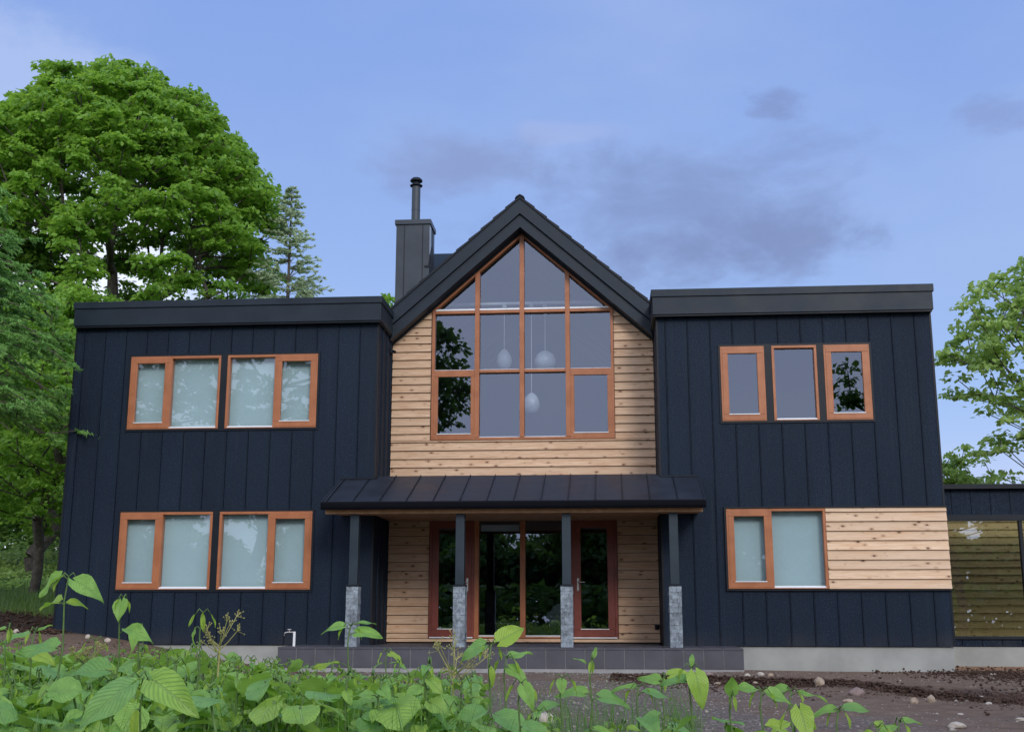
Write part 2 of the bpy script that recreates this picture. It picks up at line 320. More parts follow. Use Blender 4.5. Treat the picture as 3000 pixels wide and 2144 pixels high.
def mk_ground():
    m = M('bare_earth'); P = m.sep(m.co()); big = m.noise(m.co(), .55, 4, .6); md = m.noise(m.co(), 4, 6, .65); fi = m.noise(m.co(), 38, 4, .7)
    soil = m.mix(m.ramp(md, .3, .7), (.130, .084, .056), (.215, .148, .104)); soil = m.mix(m.ramp(fi, .35, .75, 0, .6), soil, (.25, .19, .155))
    tracks = m.noise(m.co((.5, 5, 1)), 1.2, 5, .6); soil = m.mix(m.ramp(tracks, .52, .68, 0, .55), soil, (.10, .072, .058))
    # gravel chips near the porch and across the middle of the yard
    vc = m.n('ShaderNodeTexVoronoi'); m.set(vc, 'Vector', m.co()); vc.inputs['Scale'].default_value = 30; gc = m.sep(vc.outputs['Color'])
    grav = m.mix(gc[0], (.12, .10, .092), (.29, .26, .24)); grav = m.mix(m.ramp(gc[1], .82, .9), grav, (.44, .41, .38)); grav = m.mix(m.ramp(vc.outputs['Distance'], .25, .6, 0, .6), grav, (.08, .066, .058))
    gm = m.math('ADD', m.math('MULTIPLY', m.ramp(P[0], 4.8, 2.0), 1.), m.math('MULTIPLY', m.ramp(P[1], -7.8, -9.3), .55))
    gm = m.math('MULTIPLY', gm, m.ramp(P[0], -4.6, -2.8)); gm = m.math('MULTIPLY', gm, m.ramp(big, .36, .56)); gm = m.math('MULTIPLY', gm, m.ramp(P[1], 8, 2), True)
    c = m.mix(m.math('MULTIPLY', gm, .72), soil, grav)
    saw = m.math('MULTIPLY', m.math('MULTIPLY', m.ramp(P[0], 7.3, 7.7), m.ramp(P[1], -.2, 1.2)), m.ramp(md, .3, .6)); saw = m.math('MULTIPLY', saw, m.ramp(P[1], 2.6, 2.3)); c = m.mix(m.math('MULTIPLY', saw, .8), c, (.42, .22, .12))
    rid = m.math('MULTIPLY', m.ramp(m.math('ABSOLUTE', m.math('ADD', m.math('ADD', P[1], m.math('MULTIPLY', P[0], .72)), m.math('ADD', m.math('MULTIPLY', md, 1.6), .6))), 1.15, .2), m.ramp(P[0], 1.2, 2.4)); c = m.mix(m.math('MULTIPLY', rid, .75), c, m.mix(fi, (.035, .022, .016), (.10, .066, .048)))
    # mown/wild grass on the rise behind on the left and under the plants in front
    gr = m.mix(m.ramp(md, .35, .65), (.055, .11, .028), (.11, .185, .05)); gr = m.mix(m.ramp(big, .4, .65, 0, .6), gr, (.12, .15, .06))
    gmask = m.math('MAXIMUM', m.math('MULTIPLY', m.ramp(P[1], 2.6, 3.4), m.ramp(P[0], -4, -7)), m.ramp(m.math('ADD', P[1], m.math('MULTIPLY', md, 2.)), -11., -12.2))
    bank = m.math('MULTIPLY', m.math('MULTIPLY', m.ramp(P[0], -6.5, -8.2), m.ramp(P[1], -.8, .3)), m.ramp(P[1], 3.3, 2.4)); c = m.mix(bank, c, m.mix(md, (.03, .02, .014), (.075, .05, .036)))
    c = m.mix(gmask, c, gr)
    m.col(c); m.rough(.92); spec(m, .2)
    m.bump(m.math('ADD', m.math('ADD', m.math('MULTIPLY', md, 1.3), m.math('MULTIPLY', fi, .9)), m.math('MULTIPLY', m.math('MULTIPLY', vc.outputs['Distance'], gm), -.8)), .8, .035); return m.m
GROUND = mk_ground()
g = npobj('ground', V, F, GROUND, smooth=True); tag(g, kind='structure')

# ------------------------------------------------------------------ the house
house = empty('house', 'two-storey house with charred black siding, larch boards, glazed gable and flat-roofed wings', 'house', (0, 0, 0))
LX0, LX1, RX0, RX1, YC = -8.146, -2.49, 2.50, 7.25, 1.39
def cuts(x0, x1, z0, z1, holes):
    """split rectangle in z-slabs of free x-intervals around holes"""
    zs = sorted({z0, z1} | {z for h in holes for z in h[2:4] if z0 < z < z1}); out = []
    for a, b in zip(zs, zs[1:]):
        c = (a + b) / 2; iv = [(x0, x1)]
        for h in holes:
            if h[2] < c < h[3]:
                nv = []
                for p, q in iv:
                    if h[1] <= p or h[0] >= q: nv.append((p, q)); continue
                    if h[0] > p: nv.append((p, h[0]))
                    if h[1] < q: nv.append((h[1], q))
                iv = nv
        out += [(p, q, a, b) for p, q in iv]
    return out
def siding(name, x0, x1, z0, z1, y, seams, holes, ztop=None):
    mb = MB(); e = [x0] + [s for s in seams if x0 + .05 < s < x1 - .03] + [x1]; ge = .011
    for a, b in zip(e, e[1:]):
        for p, q, za, zb in cuts(a + (ge if a > x0 else 0), b - (ge if b < x1 else 0), z0, z1, holes):
            zb2 = zb
            mb.box(p, q, y, y + .024, za, zb2)
        if b < x1:
            for p, q, za, zb in cuts(b - .0045, b + .0045, z0, z1, holes):
                if q - p > .008: mb.box(p, q, y - .016, y + .03, za, zb)
    return mb.obj(name, SIDING, house)
def wall_slab(x0, x1, z0, z1, y0, y1, holes, mb):
    for p, q, a, b in cuts(x0, x1, z0, z1, holes): mb.box(p, q, y0, y1, a, b)
LU = [(-7.056, -5.369, 3.770, 5.115), (-5.247, -3.578, 3.770, 5.115)]
LL = [(-7.056, -5.369, .931, 2.284), (-5.247, -3.578, .931, 2.284)]
RU = [(3.597, 4.361, 3.788, 5.116), (4.485, 5.261, 3.788, 5.116), (5.378, 6.160, 3.788, 5.116)]
RL = [(3.597, 5.262, .936, 2.281)]
t = .035
LU_h = [(-7.056 - t, -3.578 + t, 3.770 - t, 5.115 + t)]; LL_h = [(-7.056 - t, -3.578 + t, .931 - t, 2.284 + t)]
RU_h = [(3.597 - t, 6.160 + t, 3.788 - t, 5.116 + t)]; RL_h = [(3.597 - t, 8.0, .936 - .03, 2.281 + .03)]
lse = [-7.98 + .3965 * k for k in range(14)]; rse = [2.655] + [3.042 + .3923 * k for k in range(11)]
WT = 5.70
siding('siding', LX0, LX1, 0, WT, 0, lse, LU_h + LL_h)
siding('siding', RX0, RX1, 0, WT, 0, rse, RU_h + RL_h)
# side faces of the two wings (seen between wing and gable) and outer ends
def side_siding(x, sgn, y0, y1, z0, z1, pitch=.40, first=.36, rib=.02):
    mb = MB(); ys = [y0]; y = y0 + first
    while y < y1 - .05: ys.append(y); y += pitch
    ys.append(y1)
    for a, b in zip(ys, ys[1:]):
        lo, hi = a + (.006 if a > y0 else .0), b - (.006 if b < y1 else 0)
        mb.box(min(x, x - sgn * .024), max(x, x - sgn * .024), lo, hi, z0, z1)
        if b < y1: mb.box(min(x - sgn * .02, x + sgn * rib), max(x - sgn * .02, x + sgn * rib), b - .006, b + .006, z0, z1)
    return mb.obj('siding', SIDING, house)
side_siding(LX1, 1, .027, YC + .02, 0, WT, rib=.028); side_siding(RX0, -1, .027, YC + .02, 0, WT, rib=.0)
side_siding(LX0, -1, .027, 9, 0, WT); side_siding(RX1, 1, .027, 9, 0, WT)
# corner trims
for a, b, z0_, z1_ in ((LX1 - .028, LX1 + .006, 0, WT), (RX0 - .006, RX0 + .028, 0, WT), (LX0 - .006, LX0 + .028, 0, WT), (RX1 - .028, RX1 + .006, 0, .90), (RX1 - .028, RX1 + .006, 2.315, WT)):
    MB().box(a, b, -.008, .026, z0_, z1_).obj('corner_trim', TRIM, house)
for (x0, x1, holes) in ((LX0 + .03, LX1 - .03, LU_h + LL_h), (RX0 + .03, RX1 - .03, RU_h + RL_h)):
    mb = MB()
    for p, q, a, b in cuts(x0, x1, .01, WT - .01, holes): mb.box(p, q, .0243, .0257, a, b)
    mb.obj('dark_backing', TRIM, house)  # black sheet added behind the panels so the seam gaps read darker
# structural shell
mb = MB(); I0 = .026
for (x0, x1, holes) in ((LX0 + .026, LX1 - .026, LU + LL), (RX0 + .026, RX1 - .026, RU + RL)):
    wall_slab(x0, x1, 0, WT, I0, .20, holes, mb)
    mb.box(x0, x0 + .16, .201, 8.9, 0, WT); mb.box(x1 - .16, x1, .201, 8.9, 0, WT); mb.box(x0 + .161, x1 - .161, 8.7, 8.9, 0, WT)
    mb.box(x0 + .161, x1 - .161, .201, 8.699, -.02, .02); mb.box(x0 + .161, x1 - .161, .201, 8.699, 2.7, 2.95); mb.box(x0 + .161, x1 - .161, .201, 8.699, 5.5, 5.69)
GABW = [(-1.727, 1.746, 3.716, 8.2)]; DOORH = [(-1.708, 1.746, .09, 2.25)]
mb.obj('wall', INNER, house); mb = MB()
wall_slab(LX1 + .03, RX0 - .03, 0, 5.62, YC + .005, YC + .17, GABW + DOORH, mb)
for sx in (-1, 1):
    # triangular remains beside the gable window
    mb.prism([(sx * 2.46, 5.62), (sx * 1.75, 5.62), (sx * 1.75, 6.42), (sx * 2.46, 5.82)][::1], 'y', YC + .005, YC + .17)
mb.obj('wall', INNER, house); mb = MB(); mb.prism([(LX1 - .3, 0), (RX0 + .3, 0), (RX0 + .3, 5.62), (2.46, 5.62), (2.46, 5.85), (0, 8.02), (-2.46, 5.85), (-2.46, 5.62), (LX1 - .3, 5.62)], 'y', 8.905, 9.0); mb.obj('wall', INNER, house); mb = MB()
mb.box(LX1 + .03, RX0 - .03, YC + .171, 8.699, -.03, .03); mb.box(LX1 + .03, RX0 - .03, YC + .171, 8.699, 2.75, 3.05)
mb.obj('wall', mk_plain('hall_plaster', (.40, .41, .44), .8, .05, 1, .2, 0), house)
# foundation
mb = MB(); mb.box(LX0 + .03, LX1 - .03, .035, 8.9, -.75, -.008); mb.box(RX0 + .03, RX1 - .02, .035, 8.9, -.75, -.008); mb.box(LX1 + .03, RX0 - .03, YC, 8.9, -.7, -.01)
mb.obj('foundation', CONC, house, .004)
# gable boards
MB().box(LX1 + .03, RX0 - .03, YC + .0005, YC + .004, .0, .085).obj('dark_backing', TRIM, house)
mb = MB()
for p, q, a, b in cuts(LX1 + .03, RX0 - .03, .09, 5.6, [(-1.716, 1.754, .08, 2.26), (-1.735, 1.754, 3.70, 9)]): mb.box(p, q, YC + .0005, YC + .004, a, b)
mb.obj('dark_backing', TRIM, house)  # black sheet added so board gaps stand in for weak lip shadows
def lap(name, x0, x1, z0, z1, y, pitch, holes, mat, lim=None, zb0=None):
    mb = MB(); z = z0 if zb0 is None else zb0
    while z < z1 - .01:
        for p, q, a, b in cuts(x0, x1, max(z, z0), min(z + pitch, z1), holes):
            ta = .036 - .030 * (a - z) / pitch; tb = .036 - .030 * (b - z) / pitch; ra = p; rb = q; rb2 = q; ra2 = p
            if lim:
                la, lb = lim(a), lim(b)
                if p >= la or q <= -la: continue
                ra = max(p, -la); rb = min(q, la); ra2 = max(p, -lb); rb2 = min(q, lb)
                if rb2 <= ra2 + .005: rb2 = ra2 + .005
            gap = .009
            mb.add([(ra, y - ta, a + gap), (rb, y - ta, a + gap), (rb, y, a + gap), (ra, y, a + gap), (ra2, y - tb, b), (rb2, y - tb, b), (rb2, y, b), (ra2, y, b)],
                   [(0, 3, 2, 1), (4, 5, 6, 7), (0, 1, 5, 4), (1, 2, 6, 5), (2, 3, 7, 6), (3, 0, 4, 7)])
        z += pitch
    return mb.obj(name, mat, house)
lim = lambda z: (8.06 - z) / .881
lap('board_cladding', LX1 + .012, RX0 - .012, .017, 6.6, YC, .159, [(-1.735, 1.754, 3.706, 9), (-1.716, 1.754, .08, 2.26)], LAP, lim)
lap('board_cladding', 5.266, RX1 + .012, .929, 2.285, .0, .160, [], LAPS)
mb = MB(); mb.box(5.266, RX1 - .027, .002, .025, .93, 2.285); mb.box(RX1 - .026, RX1 + .006, .002, .35, .93, 2.285); mb.obj('backing_strip', SOFF, house)
for a in ((3.565, RX1 + .02, 2.2855, 2.311), (3.565, RX1 + .02, .905, .926), (3.565, 3.595, .9265, 2.285)): MB().box(a[0], a[1], -.045, -.001, a[2], a[3]).obj('window_trim', TRIM, house)
for (h, wins) in ((LU_h[0], LU), (LL_h[0], LL), (RU_h[0], RU)):
    mb = MB()
    for p, q, a, b in cuts(h[0], h[1], h[2], h[3], wins): mb.box(p + .001, q - .001, -.020, .018, a - .0002, b + .0002)
    mb.obj('window_trim', TRIM, house)

# windows
def ring(mb, x0, x1, z0, z1, w, y0, y1, wb=None):
    wb = w if wb is None else wb
    mb.box(x0, x1, y0, y1, z1 - w, z1)
    if wb: mb.box(x0, x1, y0, y1, z0, z0 + wb)
    mb.box(x0, x0 + w, y0, y1, z0 + wb + .0003, z1 - w - .0003); mb.box(x1 - w, x1, y0, y1, z0 + wb + .0003, z1 - w - .0003)
def pane(x0, x1, z0, z1, y, mat, parent):
    mb = MB(); mb.add([(x0, y, z0), (x1, y, z0), (x1, y, z1), (x0, y, z1)], [(0, 1, 2, 3)]); return mb.obj('pane', mat, parent)
def casement(par, x0, x1, z0, z1, y, glass, w=.098, mat=None):
    mb = MB(); ring(mb, x0 + .008, x1 - .008, z0 + .008, z1 - .008, w, y - .012, y + .05); o = mb.obj('sash', mat or FRAME, par, .006)
    pane(x0 + w + .004, x1 - w - .004, z0 + w + .004, z1 - w - .004, y + .022, glass, par)
    mb = MB(); mb.box(x0 + w - .006, x1 - w + .006, y - .022, y + .012, z0 + w + .004, z0 + w + .018); mb.obj('drip_bead', WHITE, par)
def fixed(par, x0, x1, z0, z1, y, glass, bead=True):
    pane(x0, x1, z0, z1, y + .045, glass, par)
    if bead:
        mb = MB(); mb.add([(x0, y - .03, z0 - .012), (x1, y - .03, z0 - .012), (x1, y + .042, z0 - .012), (x0, y + .042, z0 - .012), (x0, y - .03, z0 + .002), (x1, y - .03, z0 + .002), (x1, y + .042, z0 + .026), (x0, y + .042, z0 + .026)],
                          [(0, 3, 2, 1), (4, 5, 6, 7), (0, 1, 5, 4), (1, 2, 6, 5), (2, 3, 7, 6), (3, 0, 4, 7)]); mb.obj('drip_bead', WHITE, par)
def window(x0, x1, z0, z1, y, cells, blind):
    """cells: list of (kind, xa, xb) covering x0..x1"""
    gl = GLASSB if blind else GLASS; mb = MB(); y0, y1 = y - .028, y + .10
    fw = .045
    ring(mb, x0 + .0015, x1 - .0015, z0 + .0015, z1 - .0015, fw, y0, y1, .028)
    for (k, a, b), (k2, a2, b2) in zip(cells, cells[1:]): mb.box(b - .024, b + .024, y0 + .001, y1 - .001, z0 + .029, z1 - fw - .001)
    w = mb.obj('window', FRAME, house, .004)
    for i, (k, a, b) in enumerate(cells):
        ia = a + (fw if i == 0 else .024); ib = b - (fw if i == len(cells) - 1 else .024)
        if k == 'c': casement(w, ia - .02, ib + .02, z0 + .012, z1 - fw + .02, y - .022, gl)
        else: fixed(w, ia, ib, z0 + .028, z1 - fw, y, gl)
    if blind:
        mb = MB(); mb.box(x0 + .03, x1 - .03, y + .135, y + .139, z0 + .03, z1 - .03); mb.obj('roller_blind', BLIND, w)
    return w
window(*LU[0], 0, [('c', -7.056, -6.300), ('f', -6.300, -5.369)], True); window(*LU[1], 0, [('f', -5.247, -4.345), ('c', -4.345, -3.578)], True)
window(*LL[0], 0, [('c', -7.056, -6.300), ('f', -6.300, -5.369)], True); window(*LL[1], 0, [('f', -5.247, -4.345), ('c', -4.345, -3.578)], True)
window(*RU[0], 0, [('c', 3.597, 4.361)], False); window(*RU[1], 0, [('f', 4.485, 5.261)], False); window(*RU[2], 0, [('c', 5.378, 6.160)], False)
window(*RL[0], 0, [('c', 3.597, 4.340), ('f', 4.340, 5.262)], True)
# gable window
def gtop(x): return 7.80 - .881 * abs(x - .01)
mb = MB(); GY = YC; y0, y1 = GY - .045, GY + .09; X0, X1, XM1, XM2, XC = -1.718, 1.746, -.848, .880, .01
mb.box(X0, X1, y0, y1, 3.716, 3.760)
for xa, xb in ((X0, X0 + .055), (X1 - .055, X1)): mb.prism([(xa, 3.7605), (xb, 3.7605), (xb, gtop(xb) - .05), (xa, gtop(xa) - .05)], 'y', y0, y1)
for xc in (XM1, XM2, XC):
    hw = .044; tt = gtop(xc) - .06
    mb.prism([(xc - hw, 3.7605), (xc + hw, 3.7605), (xc + hw, gtop(xc + hw) - .06), (xc, tt if xc != XC else gtop(XC) - .055), (xc - hw, gtop(xc - hw) - .06)], 'y', y0 - .012, y1 - .004)
for s, xe in ((-1, X0), (1, X1)):
    mb.prism([(XC, gtop(XC)), (xe, gtop(xe)), (xe, gtop(xe) - .105), (XC, gtop(XC) - .105)], 'y', y0 - .004, y1 - .002)
for zc in (5.035, 6.200):
    for a, b in ((X0 + .056, XM1 - .045), (XM1 + .045, XC - .045), (XC + .045, XM2 - .045), (XM2 + .045, X1 - .056)): mb.box(a, b, y0 + .004, y1 - .006, zc - .035, zc + .02)
gw = mb.obj('gable_window', FRAME, house, .004)
cols = ((X0 + .055, XM1 - .044), (XM1 + .044, XC - .044), (XC + .044, XM2 - .044), (XM2 + .044, X1 - .055))
for i, (a, b) in enumerate(cols):
    if i in (0, 3): casement(gw, a - .02, b + .02, 3.735, 5.02, GY - .035, GLASS, .085)
    else: fixed(gw, a, b, 3.76, 5.0, GY, GLASS)
    fixed(gw, a, b, 5.055, 6.165, GY, GLASS)
    z0 = 6.22; mb = MB(); mb.add([(a, GY + .045, z0), (b, GY + .045, z0), (b, GY + .045, gtop(b) - .1), (a, GY + .045, gtop(a) - .1)], [(0, 1, 2, 3)]); mb.obj('pane', GLASS, gw)
    mb = MB(); mb.box(a, b, GY - .046, GY + .042, z0 + .003, z0 + .034); mb.obj('drip_bead', WHITE, gw)
# ground floor glazed doors
def door(x0, x1, hside):
    mb = MB(); ring(mb, x0, x1, .09, 2.25, .052, YC - .045, YC + .09, .035); d = mb.obj('glazed_door', DOORM, house, .004)
    casement(d, x0 + .045, x1 - .045, .118, 2.206, YC - .035, GLASS, .125, DOORM)
    mb = MB(); mb.box(x0 + .02, x1 - .02, YC - .062, YC - .044, .092, .112); mb.obj('threshold', WHITE, d)
    hx = x1 - .125 if hside > 0 else x0 + .125
    mb = MB(); mb.box(hx - .017, hx + .017, YC - .058, YC - .046, .93, 1.16); mb.tube([(hx, YC - .05, 1.085), (hx, YC - .105, 1.085), (hx - hside * .015, YC - .11, 1.085), (hx - hside * .125, YC - .11, 1.085)], .011, 8); mb.obj('handle', STEEL, d, .002)
    for z in (.35, 1.2, 1.98):
        xx = x0 + .048 if hside > 0 else x1 - .048
        mb = MB(); mb.tube([(xx, YC - .052, z), (xx, YC - .052, z + .11)], .009, 8); mb.obj('hinge', DOORM, d)
door(-1.708, -.872, 1); door(.905, 1.746, -1)
mb = MB(); y0, y1 = YC - .045, YC + .09
mb.box(-.871, .904, y0, y1, 2.205, 2.25); mb.box(-.871, .904, y0, y1, .09, .118)
for xc, hw in ((-.830, .040), (.020, .048), (.872, .030)): mb.box(xc - hw, xc + hw, y0 - .003, y1, .1185, 2.2045)
fw = mb.obj('window', FRAME, house, .004)
fixed(fw, -.789, -.029, .118, 2.204, YC, GLASS); fixed(fw, .069, .841, .118, 2.204, YC, GLASS)
mb = MB(); mb.box(-.77, -.05, YC + .10, YC + .15, 2.02, 2.14); mb.obj('roller_blind', BLIND, fw, .01)

# wing roofs: fascia band with coping
def wing_roof(x0, x1, zt0, zt1, ins):
    """fascia from z 5.675 up to about 6.12; coping strip proud of it"""
    yb = 9.15; yf = -.15; mb = MB()
    mb.box(x0, x1, yf, yb, 5.685, 6.005); o = mb.obj('fascia', FASC, house, .006)
    mb = MB(); mb.box(x0 - .022, x1 + .022, yf - .022, yb + .02, 6.0055, zt1); o2 = mb.obj('roof', FASC, house, .006)
    mb = MB(); mb.box(x0 + .02, x1 - .02, yf + .02, yb - .05, 5.655, 5.6845); mb.obj('soffit', TRIM, house)
wing_roof(LX0 + .0, LX1 + .065, 6, 6.13, 1)
wing_roof(RX0 - .065, RX1 + .02, 6, 6.14, 1)
# gable roof
SL = .881; cs = 1 / math.sqrt(1 + SL * SL)
def band(mb, ztop, zbot, xe, y0, y1, mi=0):
    for s in (-1, 1):
        mb.prism([(0, ztop), (s * xe, ztop - SL * xe), (s * xe, zbot - SL * xe), (0, zbot)], 'y', y0, y1, mi)
mb = MB(); band(mb, 8.33, 8.035, 2.47, .98, 9.1); mb.obj('roof', FASC, house)
mb = MB(); band(mb, 8.022, 7.775, 2.47, 1.03, 1.30); mb.obj('rake_board', FASC, house)
mb = MB(); band(mb, 8.0345, 8.0225, 2.47, 1.045, 1.30); mb.obj('rake_joint', TRIM, house)
for s in (-1, 1):   # board end joints on the rakes
    for xj in (.62, 1.55):
        mb = MB(); x = s * xj; mb.prism([(x - .004, 8.02 - SL * xj), (x + .004, 8.02 - SL * xj), (x + s * .17, 7.79 - SL * (xj + .17) + .17), (x + s * .17 - .008, 7.79 - SL * (xj + .17) + .17)], 'y', 1.0285, 1.031); mb.obj('rake_joint', TRIM, house)
mb = MB(); band(mb, 8.372, 8.332, 2.47, .955, 9.12)
mb.obj('verge_flashing', TRIM, house)
mb = MB()
k = 0; x = .05
while x < 2.42:    # stepped roof tiles showing along the verge
    for s in (-1, 1):
        a, b = x, min(x + .235, 2.46)
        mb.prism([(s * a, 8.374 - SL * a + .004), (s * b, 8.374 - SL * b + .032), (s * b, 8.374 - SL * b), (s * a, 8.374 - SL * a)], 'y', .965, 9.1)
    x += .235
mb.obj('roof_tile_course', TRIM, house)
mb = MB(); mb.prism([(-.10, 8.315), (-.075, 8.37), (0, 8.415), (.075, 8.37), (.10, 8.315), (0, 8.38)], 'y', .95, 9.13); mb.obj('ridge_cap', TRIM, house, .008)
mb = MB(); mb.prism([(0, 7.770), (2.46, 7.770 - SL * 2.46), (2.46, 7.74 - SL * 2.46), (0, 7.74)], 'y', 1.29, 1.36); mb.prism([(0, 7.770), (-2.46, 7.770 - SL * 2.46), (-2.46, 7.74 - SL * 2.46), (0, 7.74)], 'y', 1.29, 1.36)
mb.obj('soffit', TRIM, house)
mb = MB()   # cricket roof behind the chimney
mb.prism([(3.35, 7.2), (4.35, 8.33), (4.41, 8.33), (5.4, 7.2), (5.4, 6.9), (3.35, 6.9)], 'x', -2.2, -.2); mb.obj('cricket_roof', FASC, house, .01)
# chimney
ch = MB(); ch.box(-2.775, -2.065, 3.03, 3.72, 5.9, 8.565); ch = ch.obj('chimney', CHIM, house)
mb = MB()
for x in (-2.60, -2.21): mb.box(x - .006, x + .006, 3.018, 3.03, 5.95, 8.56)
for y in (3.25, 3.47): mb.box(-2.0655, -2.055, y - .006, y + .006, 7.3, 8.56)
mb.obj('seam', TRIM, ch)
mb = MB(); mb.box(-2.0645, -2.0605, 3.05, 3.24, 7.9, 8.55); mb.obj('flashing_or_sheen', CHIM_SHEEN, ch)  # pale strip imitating bright sky sheen on the chimney's right side
mb = MB(); mb.box(-2.805, -2.035, 3.0, 3.75, 8.566, 8.675); mb.obj('chimney_cap', CHIM, ch, .01)
mb = MB(); mb.box(-2.16, -2.02, 3.012, 3.03, 7.62, 7.66); mb.prism([(-2.02, 8.05), (-2.085, 7.64), (-2.075, 7.62), (-1.99, 8.05)], 'y', 3.0, 3.03); mb.obj('flashing_or_sheen', TRIM, ch)
mb = MB(); c = (-2.43, 3.4, 0)
mb.lathe([(.0, 8.676), (.135, 8.676), (.125, 8.72), (.092, 8.74), (.092, 9.0), (.096, 9.005), (.096, 9.02), (.092, 9.025), (.092, 9.56), (.0, 9.56)], c, 24)
fp = mb.obj('flue_pipe', CHIM, ch, smooth=False)
mb = MB(); mb.lathe([(.09, 9.54), (.135, 9.56), (.137, 9.575), (.09, 9.60), (.07, 9.61), (.07, 9.65), (.125, 9.66), (.135, 9.675), (.13, 9.70), (.09, 9.74), (.0, 9.765)], c, 24); mb.obj('rain_cap', TRIM, ch, smooth=False)

# porch roof
PX0, PX1 = -3.09, 3.14
mb = MB(); yf, zf, yb, zb = -1.30, 2.325, .17, 2.905
mb.prism([(yf, zf), (0.0, 2.838), (0.0, 2.80), (yf, zf - .03)], 'x', PX0, PX1); mb.prism([(-.0, 2.838), (yb, zb), (yb + .03, zb - .02), (YC - .03, 2.86), (YC - .03, 2.79), (.0, 2.79)], 'x', LX1 + .04, RX0 - .015)
pr = mb.obj('porch_roof', ROOFM, house)
mb = MB()
for k in range(14):
    x = -3.02 + .4435 * k * .995 + (.0 if k else .0); y2, z2 = (yb, zb) if LX1 + .05 < x < RX0 - .02 else (0., 2.838)
    mb.prism([(yf - .004, zf), (y2, z2), (y2, z2 + .024), (yf - .004, zf + .024)], 'x', x - .006, x + .006)
mb.obj('seam', TRIM, pr)
for s, x in ((0, PX0), (1, PX1)):
    mb = MB(); xa, xb = (x - .02, x) if s == 0 else (x, x + .02); mb.prism([(yf - .02, zf + .012), (-.002, 2.850), (-.002, 2.72), (yf - .02, zf - .12)], 'x', xa, xb); mb.obj('rake_board', ROOFM, pr)
mb = MB(); mb.prism([(yf - .035, zf - .004), (yf - .001, zf - .001), (yf - .001, zf - .135), (yf - .03, zf - .13), (yf - .045, zf - .09), (yf - .05, zf - .03)], 'x', PX0 - .022, PX1 + .022); mb.obj('gutter', GUTTER, pr)
mb = MB(); mb.box(PX0 + .02, PX1 - .02, -1.17, -1.08, 2.135, 2.20); mb.obj('beam', SOFF, pr)
mb = MB(); mb.box(PX0 + .01, PX1 - .01, yf + .002, -.01, 2.2005, 2.225); mb.box(LX1 + .04, RX0 - .03, -.0095, YC - .03, 2.2005, 2.225); mb.obj('soffit', SOFF, pr)
mb = MB(); mb.box(PX0 - .0, PX0 + .03, -.03, -.017, 2.85, 2.875); mb.box(PX0, LX1, -.028, -.017, 2.838, 2.862); mb.box(RX0, PX1, -.028, -.017, 2.838, 2.858); mb.obj('flashing_or_sheen', TRIM, pr)

# porch posts: each is steel post on a split stone base
def post(x0, w):
    xc = x0 + w / 2; yc = -1.1 + .07
    mb = MB(); mb.box(xc - .072, xc + .072, yc - .072, yc + .072, .985, 2.13); p = mb.obj('porch_post', POSTM, house, .006)
    mb = MB(); rr = random.Random(int(x0 * 100)); z = 0.002; hw = .098
    while z < .955:
        h = min(rr.uniform(.05, .11), .957 - z)
        mb.box(xc - hw + .012, xc + hw - .012, yc - hw + .012, yc + hw - .012, z, z + h)
        sp = rr.uniform(-.05, .05)
        for a, b in ((-hw, sp - .0015), (sp + .0015, hw)):
            o = rr.uniform(-.004, .009); segs = 5; vs = []
            for k in range(segs + 1):
                xx = xc + a + (b - a) * k / segs
                for zz in (z + .001, z + h * .5, z + h - .001): vs.append((xx, yc - hw - o + rr.uniform(-.006, .006), zz))
            for zz in (z + .001, z + h * .5, z + h - .001): pass
            n0 = len(vs); fs = []
            for k in range(segs):
                for q in range(2): fs.append((k * 3 + q, (k + 1) * 3 + q, (k + 1) * 3 + q + 1, k * 3 + q + 1))
            vs += [(xc + a, yc, z + .001), (xc + a, yc, z + h - .001), (xc + b, yc, z + .001), (xc + b, yc, z + h - .001)]
            fs += [(0, n0, n0 + 1, 2, 1), (segs * 3, segs * 3 + 1, segs * 3 + 2, n0 + 3, n0 + 2)]
            mb.add(vs, fs)
        for s in (-1, 1):
            o = rr.uniform(-.004, .01); xs = xc + s * (hw + o)
            mb.add([(xs + rr.uniform(-.005, .005), yc - hw + .002, z + .001), (xs + rr.uniform(-.005, .005), yc, z + .001), (xs, yc + hw, z + .001), (xs + rr.uniform(-.006, .006), yc - hw + .002, z + h - .001), (xs + rr.uniform(-.008, .008), yc, z + h - .001), (xs, yc + hw, z + h - .001)], [(0, 1, 4, 3), (1, 2, 5, 4)])
        mb.box(xc - hw + .004, xc + hw - .004, yc + .02, yc + hw, z + .001, z + h - .001)
        z += h
    mb.obj('stone_base', STONE, p)
    mb = MB(); mb.box(xc - .108, xc + .108, yc - .108, yc + .108, .958, .984); mb.obj('cap', TRIM, p, .004)
for x0 in (-2.690, -.930, .812, 2.546): post(x0, .20)
# porch floor
mb = MB(); mb.box(-3.74, 3.67, -1.288, -.001, -.60, -.012); mb.box(LX1 + .04, RX0 - .02, -.0005, YC - .028, -.3, -.012); pf = mb.obj('porch_floor', GROUT, house)
mb = MB()
for k in range(24):
    a = -3.745 + .309 * k; mb.box(a + .005, a + .304, -1.3, -1.2885, -.318, -.036)
    for r, (ya, yb2) in enumerate(((-1.3, -.99), (-.985, -.68), (-.675, -.37), (-.365, -.003))): mb.box(a + .004, a + .305, ya, yb2, -.0115, .0)
    mb.box(a + .004, a + .305, -1.306, -1.2885, -.031, -.012)
for k in range(16):
    a = -2.44 + .309 * k
    for ya, yb2 in ((.0, .30), (.305, .61), (.615, .92), (.925, 1.35)): mb.box(a + .004, min(a + .305, 2.47), ya, yb2, -.0115, .0)
mb.obj('tile', TILE, pf, .003)
